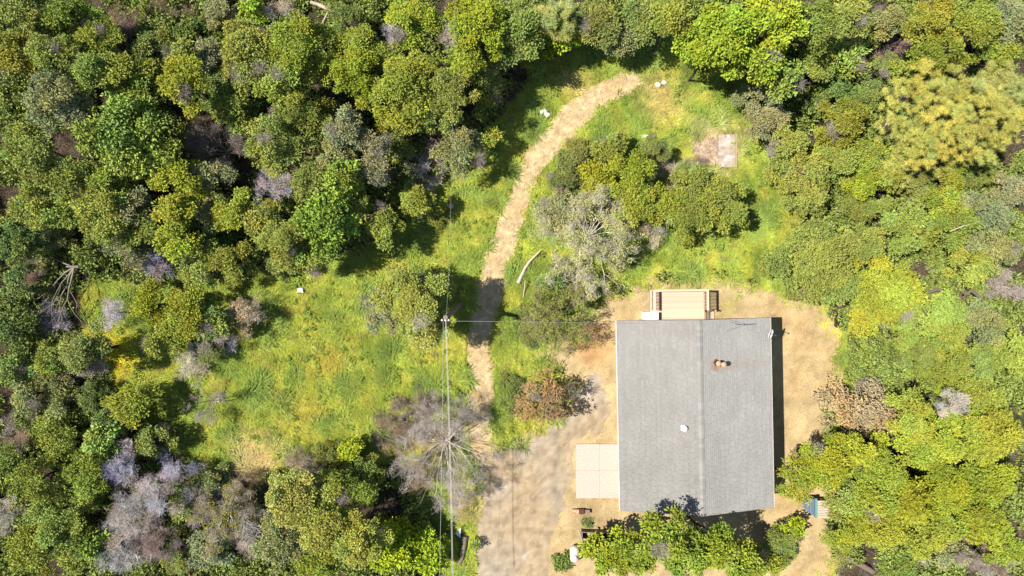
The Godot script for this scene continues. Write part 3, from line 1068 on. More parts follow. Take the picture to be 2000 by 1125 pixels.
	for k in 90000:
		var x := rng.randf_range(-35.0, 35.0)
		var z := rng.randf_range(-22.0, 22.0)
		if inside("grass", x, z) or inside("yard", x, z) or inside("path", x, z) or inside("drive", x, z): continue
		var n := n_mid.get_noise_2d(x * 0.7, z * 0.7)
		if n > -0.14:
			put(ub, Vector3(x, rng.randf_range(0.1, 0.5 + maxf(0.0, n) * 1.6), z), turned(rng.randf_range(0.14, 0.28), 0.6), Color(0.165, 0.195, 0.040).lerp(Color(0.16, 0.22, 0.06), rng.randf()) * rng.randf_range(0.65, 1.3))
		elif rng.randf() < 0.25:
			put(lb, Vector3(x, 0.12, z), turned(rng.randf_range(0.2, 0.36), 0.9), Color(0.20, 0.15, 0.12) * rng.randf_range(0.7, 1.3))
	tag(copies("undergrowth", K.broad[0], M.leaf, ub), "low green undergrowth between the trees", "undergrowth")
	tag(copies("brush_litter", K.twig[2], M.twig, lb), "fallen twigs and dry brush on the forest floor", "twigs")

const CLEAR := [[588, 567, 14], [882, 404, 9], [1063, 222, 17], [1284, 166, 10], [1297, 162, 9], [1216, 111, 7], [904, 1075, 14], [895, 1042, 12], [904, 1060, 12], [901, 1095, 12], [1267, 268, 16], [1034, 511, 9], [1025, 524, 9], [1018, 540, 9], [1013, 551, 9], [1047, 498, 9]]

func clear_of(x: float, z: float) -> bool:
	for q in CLEAR:
		var p := at(q[0], q[1])
		if Vector2(x - p.x, z - p.z).length() < q[2] * CAM_H / FOCAL: return true
	for e in [Vector2(0.2, 0), Vector2(-0.2, 0), Vector2(0, 0.2), Vector2(0, -0.2)]:
		if inside("path", x + e.x, z + e.y): return rng.randf() < 0.9
	return false

func put_grass(gb: Array, x: float, z: float):
	var a := n_mid.get_noise_2d(x * 0.9, z * 0.9)
	var b := n_big.get_noise_2d(x * 1.3 + 40, z * 1.3)
	var c := Color(0.145, 0.205, 0.024)
	c = c.lerp(Color(0.215, 0.248, 0.026), clampf(0.45 + b * 1.8, 0, 1))
	c = c.lerp(Color(0.085, 0.140, 0.022), clampf(a * 1.8, 0, 1))
	c = c.lerp(Color(0.28, 0.265, 0.040), clampf(-a * 1.5 - 0.15, 0, 0.7))
	c = c.lerp(Color(0.40, 0.33, 0.012), 0.85 * blotch(x, z, 225, 690, 60))
	c = c.lerp(Color(0.26, 0.12, 0.02), 0.30 * blotch(x, z, 640, 705, 40))
	c = c.lerp(Color(0.29, 0.16, 0.03), 0.28 * blotch(x, z, 590, 800, 40))
	c = c.lerp(Color(0.42, 0.31, 0.15), 0.85 * blotch(x, z, 510, 885, 48))
	c = c.lerp(Color(0.34, 0.24, 0.09), 0.7 * blotch(x, z, 1290, 190, 50))
	c = c.lerp(Color(0.34, 0.24, 0.10), 0.6 * blotch(x, z, 1130, 170, 40))
	c = c.lerp(Color(0.40, 0.31, 0.16), 0.9 * blotch(x, z, 1395, 290, 55))
	c = c.lerp(Color(0.28, 0.21, 0.09), 0.8 * blotch(x, z, 905, 980, 40))
	c = c.lerp(Color(0.27, 0.21, 0.14), 0.75 * blotch(x, z, 862, 862, 62))
	c = c.lerp(Color(0.24, 0.28, 0.015), 0.8 * blotch(x, z, 900, 1060, 40))
	c = c * rng.randf_range(0.80, 1.2) * 1.36 + Color(0.02, 0.012, 0.012)
	var tall := 1 if rng.randf() < 0.3 + a else 0
	var s := rng.randf_range(0.075, 0.13) * (1.0 + maxf(a, 0.0)) * (1.35 if tall == 1 else 1.0)
	if blotch(x, z, 1395, 290, 48) > 0.2: s *= 0.6
	var w := n_mid.get_noise_2d(x * 0.6 + 90, z * 0.6 + 20) * 4.0
	var bs := Basis(Vector3(cos(w), 0, sin(w)), 0.38) * Basis(Vector3.UP, rng.randf() * TAU)
	c = c * (1.0 + 0.45 * n_small.get_noise_2d(x * 0.9 + 17, z * 0.9))
	put(gb[tall], Vector3(x, 0, z), bs.scaled(Vector3(s * 1.5, s, s * 1.5)), c)

# ------------------------------------------------------------------ house
const TURN := 1.1
var hb := Basis.IDENTITY
var hc := Vector3.ZERO

func build_house():
	hb = Basis(Vector3.UP, deg_to_rad(TURN))
	var eave := 2.67
	hc = at(1357.5, 808.5, eave)
	hc.y = 0
	var s := (CAM_H - eave) / FOCAL
	var hw := 301.0 * s * 0.5
	var hl := 370.0 * s * 0.5
	var rise := 1.08
	var o := thing("house", "small house with a grey shingled gable roof and beige trim", "house", hc)
	o.rotation.y = deg_to_rad(TURN)
	# walls set back under the eaves
	var ww := hw - 0.32
	var wl := hl - 0.12
	for k in 2:
		var sx := -1.0 if k == 0 else 1.0
		var g := Geo.new()
		g.box(Vector3(sx * (ww - 0.07), 1.32, 0), Vector3(0.14, 2.64, wl * 2))
		mesh_node("wall", g.mesh(), M.wall, o)
	for k in 2:
		var sz := -1.0 if k == 0 else 1.0
		var g := Geo.new()
		var z0 := sz * (wl - 0.003)
		var z1 := sz * (wl - 0.14)
		var x := ww - 0.142
		var hgt := func(xx: float) -> float: return eave + rise * (1.0 - absf(xx) / hw) - 0.09
		for q in [[-x, 0.0], [0.0, x]]:
			var p := []
			for yy in [0, 1]:
				for c in [[q[0], minf(z0, z1)], [q[0], maxf(z0, z1)], [q[1], maxf(z0, z1)], [q[1], minf(z0, z1)]]:
					p.append(Vector3(c[0], 0.0 if yy == 0 else hgt.call(c[0]), c[1]))
			g.hexa(p)
		mesh_node("gable_wall", g.mesh(), M.wall, o)
	# roof: two boarded slopes with fascia, shingle courses, ridge caps
	var slope := atan2(rise, hw)
	var run := sqrt(rise * rise + hw * hw)
	rng.seed = 71
	for k in 2:
		var sx := -1.0 if k == 0 else 1.0
		var down := Vector3(sx * cos(slope), -sin(slope), 0)
		var up := Vector3(sx * sin(slope), cos(slope), 0)
		var ridge := Vector3(0, eave + rise, 0)
		var b := Basis(down, up, down.cross(up))
		var g := Geo.new()
		g.box(ridge + down * run * 0.5 - up * 0.04, Vector3(run - 0.01, 0.06, hl * 2 - 0.02), b)
		var roof := mesh_node("roof", g.mesh(), M.grey_wood, o)
		var f := Geo.new()
		f.box(ridge + down * (run + 0.012) - up * 0.045, Vector3(0.028, 0.13, hl * 2 + 0.02), b)
		mesh_node("fascia", f.mesh(), M.trim, roof)
		for sz in [-1.0, 1.0]:
			var rb := Geo.new()
			rb.box(ridge + down * (run * 0.5) - up * 0.05 + Vector3(0, 0, sz * (hl + 0.003)), Vector3(run - 0.01, 0.12, 0.03), b)
			mesh_node("barge_board", rb.mesh(), M.grey_wood, roof)
		var sh := Geo.new()
		var expo := 0.105
		var rows := int(run / expo)
		for r in rows:
			var z := -hl - rng.randf() * 0.3
			var tone := rng.randf_range(0.97, 1.03)
			while z < hl:
				var w := rng.randf_range(0.20, 0.36)
				var za := maxf(z, -hl)
				var zb := minf(z + w - 0.008, hl)
				z += w
				if zb - za < 0.02: continue
				var d0 := run - r * expo
				var mid := ridge + down * (d0 - expo * 0.5) + Vector3(0, 0, (za + zb) * 0.5)
				var v := tone * rng.randf_range(0.945, 1.055) * (1.0 + 0.09 * n_mid.get_noise_2d(mid.x * 1.2, mid.z * 1.2) + 0.08 * n_big.get_noise_2d(mid.x, mid.z))
				var c := Color(0.206, 0.204, 0.199) if sx < 0 else Color(0.229, 0.230, 0.223)  # same shingles; sunward slope coloured darker to offset its stronger sunlight
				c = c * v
				# rust washed from the flue down the slope
				if sx > 0:
					var q := Vector2((mid.x - 0.80) , mid.z + 2.42)
					var ragg := 0.25 * n_mid.get_noise_2d(mid.x * 2, mid.z * 2)
					var st := clampf(1.1 - Vector2(q.x / 0.34, q.y / 0.28).length() + ragg, 0, 1)
					if q.x > 0: st = maxf(st, 0.36 * clampf(1.1 - absf(q.y - 0.02) / 0.32 + ragg * 2, 0, 1) * clampf(1.4 - q.x / 2.3, 0, 1))
					c = c.lerp(Color(0.21, 0.10, 0.045), st * 0.8)
				sh.tint = c
				var lift := 0.020 + rng.randf() * 0.010
				var lo_ := d0
				var hi_ := d0 - expo * 1.12
				var A := ridge + down * hi_ - up * 0.008
				var B := ridge + down * lo_ - up * 0.008
				var C := ridge + down * lo_ + up * lift
				var D := ridge + down * hi_ + up * 0.006
				var p := []
				for e in [A, D]:
					p.append(e + Vector3(0, 0, za)); p.append(e + Vector3(0, 0, zb))
					var e2: Vector3 = B if e == A else C
					p.append(e2 + Vector3(0, 0, zb)); p.append(e2 + Vector3(0, 0, za))
				if sx < 0: p = [p[3], p[2], p[1], p[0], p[7], p[6], p[5], p[4]]
				sh.hexa(p)
		var sn := mesh_node("shingles", sh.mesh(), M.shingle, roof)
		sn.set_meta("kind", "stuff")
	var z := -hl
	var rp := Node3D.new()
	rp.name = "ridge"
	o.add_child(rp)
	while z < hl - 0.05:
		var zb := minf(z + 0.155, hl)
		var g := Geo.new()
		g.tint = Color(0.212, 0.213, 0.207) * rng.randf_range(0.88, 1.12)
		var y := eave + rise + 0.024
		var t := tan(slope)
		for sx in [-1.0, 1.0]:
			var p := []
			for yy in [-0.012, 0.006]:
				p.append(Vector3(0, y + yy, z)); p.append(Vector3(0, y + yy + 0.014, zb))
				p.append(Vector3(sx * 0.14, y - 0.14 * t + yy + 0.014, zb)); p.append(Vector3(sx * 0.14, y - 0.14 * t + yy, z))
			g.hexa(p)
		mesh_node("ridge_cap", g.mesh(), M.shingle, rp)
		z += 0.150
	# fixtures on the roof, in the house's own axes
	var local := func(px: float, py: float, h: float) -> Vector3: return hb.inverse() * (at(px, py, h) - Vector3(hc.x, 0, hc.z))
	var rh := func(x: float) -> float: return eave + rise * (1.0 - absf(x) / hw)
	for q in [[1404.5, 710.5, 0.50], [1414.5, 712.5, 0.58]]:
		var p: Vector3 = local.call(q[0], q[1], 4.1)
		var y: float = rh.call(p.x)
		var fl := Node3D.new()
		fl.name = "flue"
		o.add_child(fl, true)
		fl.position = Vector3(p.x, y, p.z)
		var g := Geo.new()
		g.lathe(Vector3.ZERO, [Vector2(0.17, -0.05), Vector2(0.17, 0.012), Vector2(0.09, 0.05), Vector2(0.075, 0.09), Vector2(0.075, q[2])], 18)
		mesh_node("pipe", g.mesh(), M.rust, fl)
		var c := Geo.new()
		c.lathe(Vector3(0, q[2], 0), [Vector2(0.0, -0.01), Vector2(0.12, -0.01), Vector2(0.125, 0.03), Vector2(0.06, 0.085), Vector2(0.0, 0.10)], 18)
		mesh_node("rain_cap", c.mesh(), M.rust_cap, fl)
	var vp: Vector3 = local.call(1338, 838, 3.8)
	var rv := Node3D.new()
	rv.name = "roof_vent"
	o.add_child(rv)
	rv.position = Vector3(vp.x, rh.call(vp.x) + 0.02, vp.z)
	var g1 := Geo.new()
	g1.box(Vector3(0, 0.01, 0), Vector3(0.24, 0.012, 0.24), Basis(Vector3(0, 0, 1), slope))
	mesh_node("flashing", g1.mesh(), M.metal, rv)
	var g2 := Geo.new()
	g2.lathe(Vector3.ZERO, [Vector2(0.08, -0.04), Vector2(0.08, 0.16), Vector2(0.13, 0.17), Vector2(0.135, 0.21), Vector2(0.09, 0.27), Vector2(0.0, 0.29)], 20)
	mesh_node("hood", g2.mesh(), M.white, rv)

	# satellite dish on the right eave
	var dp := at(1503, 652, 3.0)
	var dish := thing("satellite_dish", "small white satellite dish on the right eave of the roof", "satellite dish", dp)
	dish.rotation.y = deg_to_rad(-20)
	var arm := Geo.new()
	arm.path([Vector3(-0.10, -0.36, 0), Vector3(-0.10, -0.05, 0), Vector3(0.0, 0.05, 0)], [0.022, 0.022, 0.02], 8)
	arm.box(Vector3(-0.10, -0.33, 0), Vector3(0.16, 0.02, 0.12))
	mesh_node("mast", arm.mesh(), M.metal, dish)
	var tilt := Basis(Vector3(0, 0, 1), deg_to_rad(-52))
	var dg := Geo.new()
	dg.lathe(Vector3.ZERO, [Vector2(0, 0.0), Vector2(0.10, 0.010), Vector2(0.19, 0.042), Vector2(0.24, 0.075), Vector2(0.245, 0.065), Vector2(0.19, 0.028), Vector2(0.10, -0.006), Vector2(0, -0.016)], 24, tilt)
	mesh_node("reflector", dg.mesh(), M.white, dish)
	var lg := Geo.new()
	lg.tube(tilt * Vector3(-0.22, 0.05, 0), tilt * Vector3(-0.06, 0.30, 0), 0.012, 0.012, 6)
	lg.tube(tilt * Vector3(-0.08, 0.27, 0), tilt * Vector3(-0.04, 0.34, 0), 0.03, 0.035, 8)
	mesh_node("receiver_arm", lg.mesh(), M.dark_metal, dish)

	# television antenna lying low over the upper right of the roof
	var ap := at(1440, 634, 3.5)
	ap.y = 3.2
	var ant := thing("antenna", "thin television antenna over the roof's upper right slope", "antenna", ap)
	var ag := Geo.new()
	ag.tube(Vector3(0, -0.25, 0), Vector3(0, 0.38, 0), 0.02, 0.018, 8)
	mesh_node("mast", ag.mesh(), M.dark_metal, ant)
	var bm := Geo.new()
	bm.tube(Vector3(-0.05, 0.36, 0.0), Vector3(0.72, 0.36, -0.02), 0.016, 0.014, 6)
	mesh_node("boom", bm.mesh(), M.dark_metal, ant)
	for q in [[Vector3(0.28, 0.37, 0), Vector3(-0.62, 0.42, 0.30)], [Vector3(0.28, 0.37, 0), Vector3(-0.52, 0.42, -0.24)], [Vector3(0.05, 0.37, 0), Vector3(-0.50, 0.42, -0.13)]]:
		var e := Geo.new()
		e.tube(q[0], q[1], 0.008, 0.007, 5)
		mesh_node("element", e.mesh(), M.metal, ant)

	# concrete pad at the left wall: four panels with open joints
	var pad := thing("concrete_pad", "pale concrete pad of four panels against the house's left wall", "concrete pad")
	pad.set_meta("kind", "structure")
	var cp := [Vector2(1124.5, 866.5), Vector2(1170.5, 918), Vector2(1226, 972)]
	for i in 2:
		for j in 2:
			var a := at(cp[i].x, cp[j].y)
			var b := at(cp[i + 1].x, cp[j + 1].y)
			var g := Geo.new()
			g.box(Vector3((a.x + b.x) / 2, 0.05, (a.z + b.z) / 2), Vector3(b.x - a.x - 0.007, 0.10, b.z - a.z - 0.007), Basis(Vector3.UP, deg_to_rad(0.6)))
			mesh_node("panel", g.mesh(), M.concrete, pad)

func plank(parent: Node, called: String, centre: Vector3, size: Vector3, base: Color, m: Material, b := Basis.IDENTITY) -> MeshInstance3D:
	var g := Geo.new()
	g.tint = base * rng.randf_range(0.88, 1.1)
	g.box(centre, size, b)
	return mesh_node(called, g.mesh(), m, parent)

func build_deck():
	rng.seed = 81
	var h := 0.85
	var rail := 0.80
	var c0 := at(1276, 565.5, h + rail)
	var c1 := at(1385, 565.5, h + rail)
	var wood := Color(0.46, 0.355, 0.27)
	var x0 := c0.x
	var x1 := c1.x
	var z0 := c0.z
	var z1 := at(1300, 631, 0.0).z
	var o := thing("deck", "raised wooden deck with slatted side railings behind the house", "deck", Vector3((x0 + x1) / 2, 0, (z0 + z1) / 2))
	o.rotation.y = deg_to_rad(0.5)
	var hx := (x1 - x0) / 2
	var hz := (z1 - z0) / 2
	var n := 20
	var step := (2 * hz) / n
	for k in n:
		plank(o, "deck_board", Vector3(0, h - 0.02, -hz + (k + 0.5) * step), Vector3(2 * hx - 0.01, 0.038, step - 0.007), wood, M.deck)
	for sx in [-1.0, 1.0]:
		plank(o, "rim_joist", Vector3(sx * (hx - 0.02), h - 0.14, 0), Vector3(0.04, 0.19, 2 * hz - 0.02), wood * 0.8, M.deck)
		for sz in [-1.0, 1.0]:
			plank(o, "post", Vector3(sx * (hx - 0.09), (h - 0.045) / 2, sz * (hz - 0.1)), Vector3(0.09, h - 0.045, 0.09), wood * 0.7, M.deck)
	plank(o, "rim_joist", Vector3(0, h - 0.14, -hz + 0.02), Vector3(2 * hx - 0.084, 0.19, 0.04), wood * 0.8, M.deck)
	var rl := 1.06
	for sx in [-1.0, 1.0]:
		var zc := -hz + rl / 2
		plank(o, "top_rail", Vector3(sx * (hx - 0.06), h + rail, zc), Vector3(0.12, 0.036, rl), wood * 1.08, M.deck)
		plank(o, "lower_rail", Vector3(sx * (hx - 0.06), h + 0.10, zc), Vector3(0.04, 0.06, rl - 0.02), wood, M.deck)
		for k in 14:
			plank(o, "baluster", Vector3(sx * (hx - 0.06), h + 0.44, -hz + 0.04 + k * (rl - 0.08) / 13), Vector3(0.036, 0.62, 0.036), wood, M.deck)
	plank(o, "top_rail", Vector3(0, h + rail - 0.002, -hz + 0.05), Vector3(2 * hx - 0.245, 0.036, 0.10), wood * 1.08, M.deck)
	plank(o, "lower_rail", Vector3(0, h + 0.10, -hz + 0.05), Vector3(2 * hx - 0.25, 0.06, 0.04), wood, M.deck)
	for k in 32:
		plank(o, "baluster", Vector3(-hx + 0.16 + k * (2 * hx - 0.32) / 31, h + 0.44, -hz + 0.05), Vector3(0.036, 0.62, 0.036), wood, M.deck)
	# steps down to the right
	for k in 4:
		var y := h - 0.17 * (k + 1)
		plank(o, "step", Vector3(hx + 0.07 + k * 0.125, y, hz - 0.30), Vector3(0.085, 0.04, 0.56), wood, M.deck)
	plank(o, "landing", Vector3(hx + 0.61, 0.05, hz - 0.30), Vector3(0.20, 0.08, 0.58), wood * 0.8, M.deck)
	for sz in [0.0, 0.60]:
		var b := Basis(Vector3(0, 0, 1), -atan2(0.17, 0.125))
		plank(o, "stringer", Vector3(hx + 0.27, h - 0.47, hz - 0.60 + sz), Vector3(0.92, 0.17, 0.03), wood * 0.7, M.deck, b)
	plank(o, "newel_post", Vector3(hx + 0.58, 0.42, hz - 0.66), Vector3(0.08, 0.84, 0.08), wood * 0.8, M.deck)
	plank(o, "hand_rail", Vector3(hx + 0.27, h + 0.22, hz - 0.66), Vector3(0.95, 0.03, 0.07), wood, M.deck, Basis(Vector3(0, 0, 1), -0.95))
	# white cabinet at the deck's lower left corner
	var cp := at(1272.5, 617.5, 1.2)
	var cab := thing("utility_cabinet", "white metal cabinet beside the deck, against the house", "cabinet", Vector3(cp.x, 0, cp.z + 0.02))
	plank(cab, "body", Vector3(0, 0.66, 0), Vector3(0.60, 1.22, 0.40), Color(1, 1, 1), M.white)
	plank(cab, "lid", Vector3(0, 1.29, 0), Vector3(0.66, 0.035, 0.44), Color(1, 1, 1), M.white)
	plank(cab, "base", Vector3(0, 0.024, 0), Vector3(0.54, 0.05, 0.36), Color(1, 1, 1), M.dark_metal)

# ------------------------------------------------------------------ vegetation
func build_trees():
	for block in FOREST:
		for line in block[1].split("\n", false):
			if line.strip_edges() != "": plant(line.strip_edges(), block[0])
	# bare and half-bare trees
	bare_tree("bare_tree", "leafless grey tree with radiating branches beside the lower path", 864, 872, 112, 4.2, Color(0.38, 0.345, 0.325), Color(0.2, 0.2, 0.05), 0.0, 30, 301, 4, 0.025, 0.09)
	bare_tree("half_bare_tree", "large half-bare tree with pale leaves and grey limbs right of the path", 1150, 460, 108, 4.2, Color(0.50, 0.45, 0.40), Color(0.33, 0.34, 0.14), 0.30, 24, 302, 4, 0.040, 0.10)
	bare_tree("half_bare_tree", "thin sparse-leaved tree between the path and the deck", 1095, 620, 68, 3.4, Color(0.24, 0.20, 0.17), Color(0.19, 0.21, 0.05), 0.42, 15, 303, 4, 0.036, 0.10)
	bare_tree("bare_tree", "small bare tree with brown leaf remnants at the left of the meadow", 470, 612, 36, 3.2, Color(0.38, 0.34, 0.30), Color(0.36, 0.27, 0.16), 0.35, 7, 304, 3, 0.04)
	bare_tree("bare_tree", "spindly bare sapling casting thin shadows on the lower left meadow", 405, 788, 50, 2.6, Color(0.34, 0.30, 0.27), Color(0.2, 0.2, 0.05), 0.0, 6, 305, 3, 0.035)
	bare_tree("bare_tree", "grey bare tree with few leaves left of the large oak at the bottom", 428, 1010, 62, 3.6, Color(0.38, 0.34, 0.32), Color(0.24, 0.22, 0.06), 0.35, 9, 306, 4, 0.05)
	bare_tree("bare_tree", "small whitish bare bush left of the big pine", 1822, 165, 26, 2.6, Color(0.48, 0.43, 0.40), Color(0.2, 0.2, 0.05), 0.0, 6, 307, 3, 0.035)
	bare_tree("bare_tree", "dead branchy tree in the dark hollow of the left grove", 428, 290, 58, 3.0, Color(0.26, 0.22, 0.20), Color(0.2, 0.2, 0.05), 0.0, 8, 308, 4, 0.055)
	bare_tree("bare_tree", "grey forked dead shrub at the right edge beside sparse green shrubs", 1965, 560, 42, 2.2, Color(0.42, 0.37, 0.34), Color(0.2, 0.2, 0.05), 0.0, 7, 309, 3, 0.045)




func stick(called: String, label: String, cat: String, pts: Array, radii: Array, m: Material, sides := 8, group := "") -> Node3D:   # pts in pixels with a height: [px, py, h]
	var o := thing(called, label, cat, at(pts[0][0], pts[0][1], pts[0][2]), group)
	var w := []
	for p in pts: w.append(at(p[0], p[1], p[2]) - o.position)
	var g := Geo.new()
	g.path(w, radii, sides)
	mesh_node("stem", g.mesh(), m, o)
	return o

func rock(r: Vector3, seed_: int) -> ArrayMesh:
	var nz := FastNoiseLite.new()
	nz.seed = seed_
	nz.frequency = 0.9
	var g := Geo.new()
	var f := func(i: int, j: int) -> Vector3:
		var t := PI * i / 7.0
		var a := TAU * j / 9.0
		var d := Vector3(sin(t) * cos(a), cos(t), sin(t) * sin(a))
		return d * (1.0 + 0.45 * nz.get_noise_3dv(d)) * r
	for i in 7:
		for j in 9:
			g.quad(f.call(i, j), f.call(i, j + 1), f.call(i + 1, j + 1), f.call(i + 1, j))
	return g.mesh()

func wire(label: String, pts: Array, r: float, m: Material, sag: float, called := "power_line", group := ""):
	var o := thing(called, label, "cable", pts[0], group)
	var g := Geo.new()
	for k in pts.size() - 1:
		var last: Vector3 = pts[k]
		for j in range(1, 25):
			var t := j / 24.0
			var p: Vector3 = pts[k].lerp(pts[k + 1], t) - Vector3(0, sag * 4.0 * t * (1.0 - t), 0)
			g.tube(last - o.position, p - o.position, r, r, 6, false)
			last = p
	mesh_node("strand", g.mesh(), m, o)

func build_small_things():
	rng.seed = 91
	# leaning utility pole and its lines
	var top := at(870, 620, 5.75)
	var foot := at(900, 593, 0)
	var pole := thing("utility_pole", "weathered leaning utility pole at the light-crowned oak's right edge", "utility pole", foot)
	var pt := top - foot
	var g := Geo.new()
	g.path([Vector3(0, -0.1, 0), pt * 0.5, pt], [0.15, 0.13, 0.105], 12)
	mesh_node("shaft", g.mesh(), M.grey_wood, pole)
	var arm := Geo.new()
	arm.box(pt * 0.97 + Vector3(-0.02, 0, 0.14), Vector3(0.42, 0.07, 0.07))
	mesh_node("crossarm", arm.mesh(), M.grey_wood, pole)
	for k in 3:
		var ins := Geo.new()
		ins.lathe(pt * 0.97 + Vector3(-0.17 + 0.15 * k, 0.035, 0.14), [Vector2(0.03, 0), Vector2(0.04, 0.03), Vector2(0.02, 0.06), Vector2(0.035, 0.09), Vector2(0.0, 0.11)], 10)
		mesh_node("insulator", ins.mesh(), M.white, pole)
	var a := foot + pt * 0.97 + Vector3(0, 0.12, 0.14)
	var end := at(885, 1180, 4.7)
	wire("right strand of the twin bright power line running down from the pole", [a + Vector3(0.02, 0, 0), end + Vector3(0.022, 0, 0)], 0.0075, M.wire, 0.35, "power_line", "power lines from the pole")
	wire("left strand of the twin bright power line running down from the pole", [a + Vector3(-0.018, 0, 0), end + Vector3(-0.024, 0, 0)], 0.0075, M.wire, 0.37, "power_line", "power lines from the pole")
	wire("thin slack line left of the twin power line, below the pole", [a + Vector3(-0.12, -0.1, 0), at(857, 1180, 4.4)], 0.005, M.wire, 0.3, "power_line", "power lines from the pole")
	wire("thin line running up from the pole over the oak's shadow", [a + Vector3(0.02, 0, -0.1), at(878, 500, 5.6), at(890, -60, 5.8)], 0.004, M.thin_wire, 0.1, "power_line", "power lines from the pole")
	wire("thin cable from the pole across the path to the roof", [a + Vector3(0.05, -0.25, 0.05), at(1196, 631, 3.15), at(1438, 634, 3.6)], 0.008, M.thin_wire, 0.06, "service_cable")

	# white tank lying on the ground by the bottom edge
	var tp := at(1122, 1081.5, 0.35)
	var tank := thing("gas_tank", "white capsule-shaped gas tank standing on the yard by the bottom edge", "gas tank", Vector3(tp.x, 0, tp.z))
	var tb := Basis(Vector3.RIGHT, PI / 2) * Basis(Vector3.UP, 0.0)
	var prof := []
	for k in 9: prof.append(Vector2(0.245 * sin(PI / 2 * k / 8.0), -0.44 + 0.2 * (1.0 - cos(PI / 2 * k / 8.0)) - 0.0))
	for k in 9: prof.append(Vector2(0.245 * cos(PI / 2 * k / 8.0), 0.24 + 0.2 * sin(PI / 2 * k / 8.0)))
	var tg := Geo.new()
	tg.lathe(Vector3(0, 0.36, 0), prof, 28, tb)
	mesh_node("vessel", tg.mesh(), M.tank, tank)
	var dm := Geo.new()
	dm.lathe(Vector3(0.0, 0.56, 0.10), [Vector2(0.115, 0), Vector2(0.115, 0.08), Vector2(0.10, 0.115), Vector2(0.06, 0.13), Vector2(0, 0.135)], 20)
	mesh_node("valve_dome", dm.mesh(), mat(Color(0.32, 0.29, 0.28), 0.6), tank)
	for z in [-0.24, 0.24]:
		var lg := Geo.new()
		lg.box(Vector3(0, 0.07, z), Vector3(0.34, 0.14, 0.05))
		mesh_node("foot", lg.mesh(), M.tank, tank)

	# rusty machinery on the yard below the concrete pad
	var mp := at(1135, 998, 0.1)
	var mach := thing("scrap_machine", "rusty scrap machine with a grey box end below the concrete pad", "machine", Vector3(mp.x, 0, mp.z))
	var r1 := Geo.new()
	r1.lathe(Vector3(0.02, 0.16, 0), [Vector2(0, -0.14), Vector2(0.13, -0.14), Vector2(0.145, -0.12), Vector2(0.145, 0.10), Vector2(0.12, 0.12), Vector2(0.0, 0.13)], 16, Basis(Vector3(0, 0, 1), PI / 2))
	mesh_node("drum", r1.mesh(), M.rust, mach)
	var r2 := Geo.new()
	r2.box(Vector3(-0.2, 0.12, 0), Vector3(0.14, 0.22, 0.2))
	r2.box(Vector3(-0.36, 0.07, 0.0), Vector3(0.16, 0.12, 0.16))
	mesh_node("engine_block", r2.mesh(), M.rust_cap, mach)
	var r3 := Geo.new()
	r3.box(Vector3(0.32, 0.13, 0), Vector3(0.24, 0.26, 0.20))
	mesh_node("box", r3.mesh(), M.grey_wood, mach)
	var r4 := Geo.new()
	r4.tube(Vector3(-0.46, 0.06, -0.09), Vector3(0.42, 0.05, -0.09), 0.022, 0.022, 8)
	r4.tube(Vector3(-0.46, 0.06, 0.10), Vector3(0.42, 0.05, 0.10), 0.022, 0.022, 8)
	mesh_node("frame", r4.mesh(), M.rust, mach)
	for z in [-0.11, 0.11]:
		var w := Geo.new()
		w.lathe(Vector3(-0.12, 0.09, z), [Vector2(0.05, -0.02), Vector2(0.09, -0.025), Vector2(0.09, 0.025), Vector2(0.05, 0.02)], 14, Basis(Vector3.RIGHT, PI / 2))
		mesh_node("wheel", w.mesh(), M.dark_metal, mach)

	# dark timber box half under the light green tree
	var bp := at(1172, 1043, 0.2)
	var bx := thing("timber_box", "dark open timber box half hidden by the light green tree", "planter", Vector3(bp.x, 0, bp.z))
	bx.rotation.y = deg_to_rad(-2)
	for q in [[Vector3(0, 0.26, 0.17), Vector3(1.9, 0.52, 0.04)], [Vector3(0, 0.26, -0.17), Vector3(1.9, 0.52, 0.04)], [Vector3(-0.97, 0.26, 0), Vector3(0.04, 0.50, 0.38)], [Vector3(0.97, 0.26, 0), Vector3(0.04, 0.50, 0.38)]]:
		plank(bx, "side_board", q[0], q[1], Color(1, 1, 1), M.grey_wood)
	for k in 6: plank(bx, "slat", Vector3(-0.78 + 0.3 * k, 0.04, 0), Vector3(0.05, 0.05, 0.28), Color(1, 1, 1), M.grey_wood)
	plank(bx, "cap_rail", Vector3(0, 0.54, 0.17), Vector3(1.95, 0.03, 0.06), Color(1, 1, 1), M.pale_wood)
	stick("garden_hose", "thin pale pipe on the ground between the timber box and the tank", "pipe", [[1130, 1035, 0.02], [1136, 1052, 0.03], [1141, 1068, 0.02], [1142, 1078, 0.02]], [0.022, 0.022, 0.022, 0.022], M.pale_wood)

	# small platform with blue panel and teal beam, at the grove's left end
	var sp := at(1594, 992, 0.8)
	var plat := thing("platform", "small boarded platform with a teal beam and blue leaning panel", "platform", Vector3(sp.x, 0, sp.z))
	for k in 7: plank(plat, "deck_board", Vector3(0.40, 0.80, -0.32 + k * 0.13), Vector3(0.72, 0.035, 0.115), Color(0.38, 0.32, 0.265), M.deck)
	plank(plat, "beam", Vector3(-0.02, 0.80, 0.0), Vector3(0.10, 0.14, 1.0), Color(1, 1, 1), M.teal)
	for q in [Vector3(0.70, 0.38, 0.42), Vector3(0.70, 0.38, -0.28), Vector3(0.0, 0.36, 0.42), Vector3(0.0, 0.36, -0.42)]: plank(plat, "leg", q, Vector3(0.08, 0.74, 0.08), Color(1, 1, 1), M.grey_wood)
	var pn := Geo.new()
	var pa := Vector3(-0.08, 0.80, 0.44)
	var pb := Vector3(-0.08, 0.80, -0.46)
	var pc := Vector3(-0.50, 0.10, -0.46)
	var pd := Vector3(-0.50, 0.10, 0.10)
	var th := Vector3(-0.02, 0.025, 0)
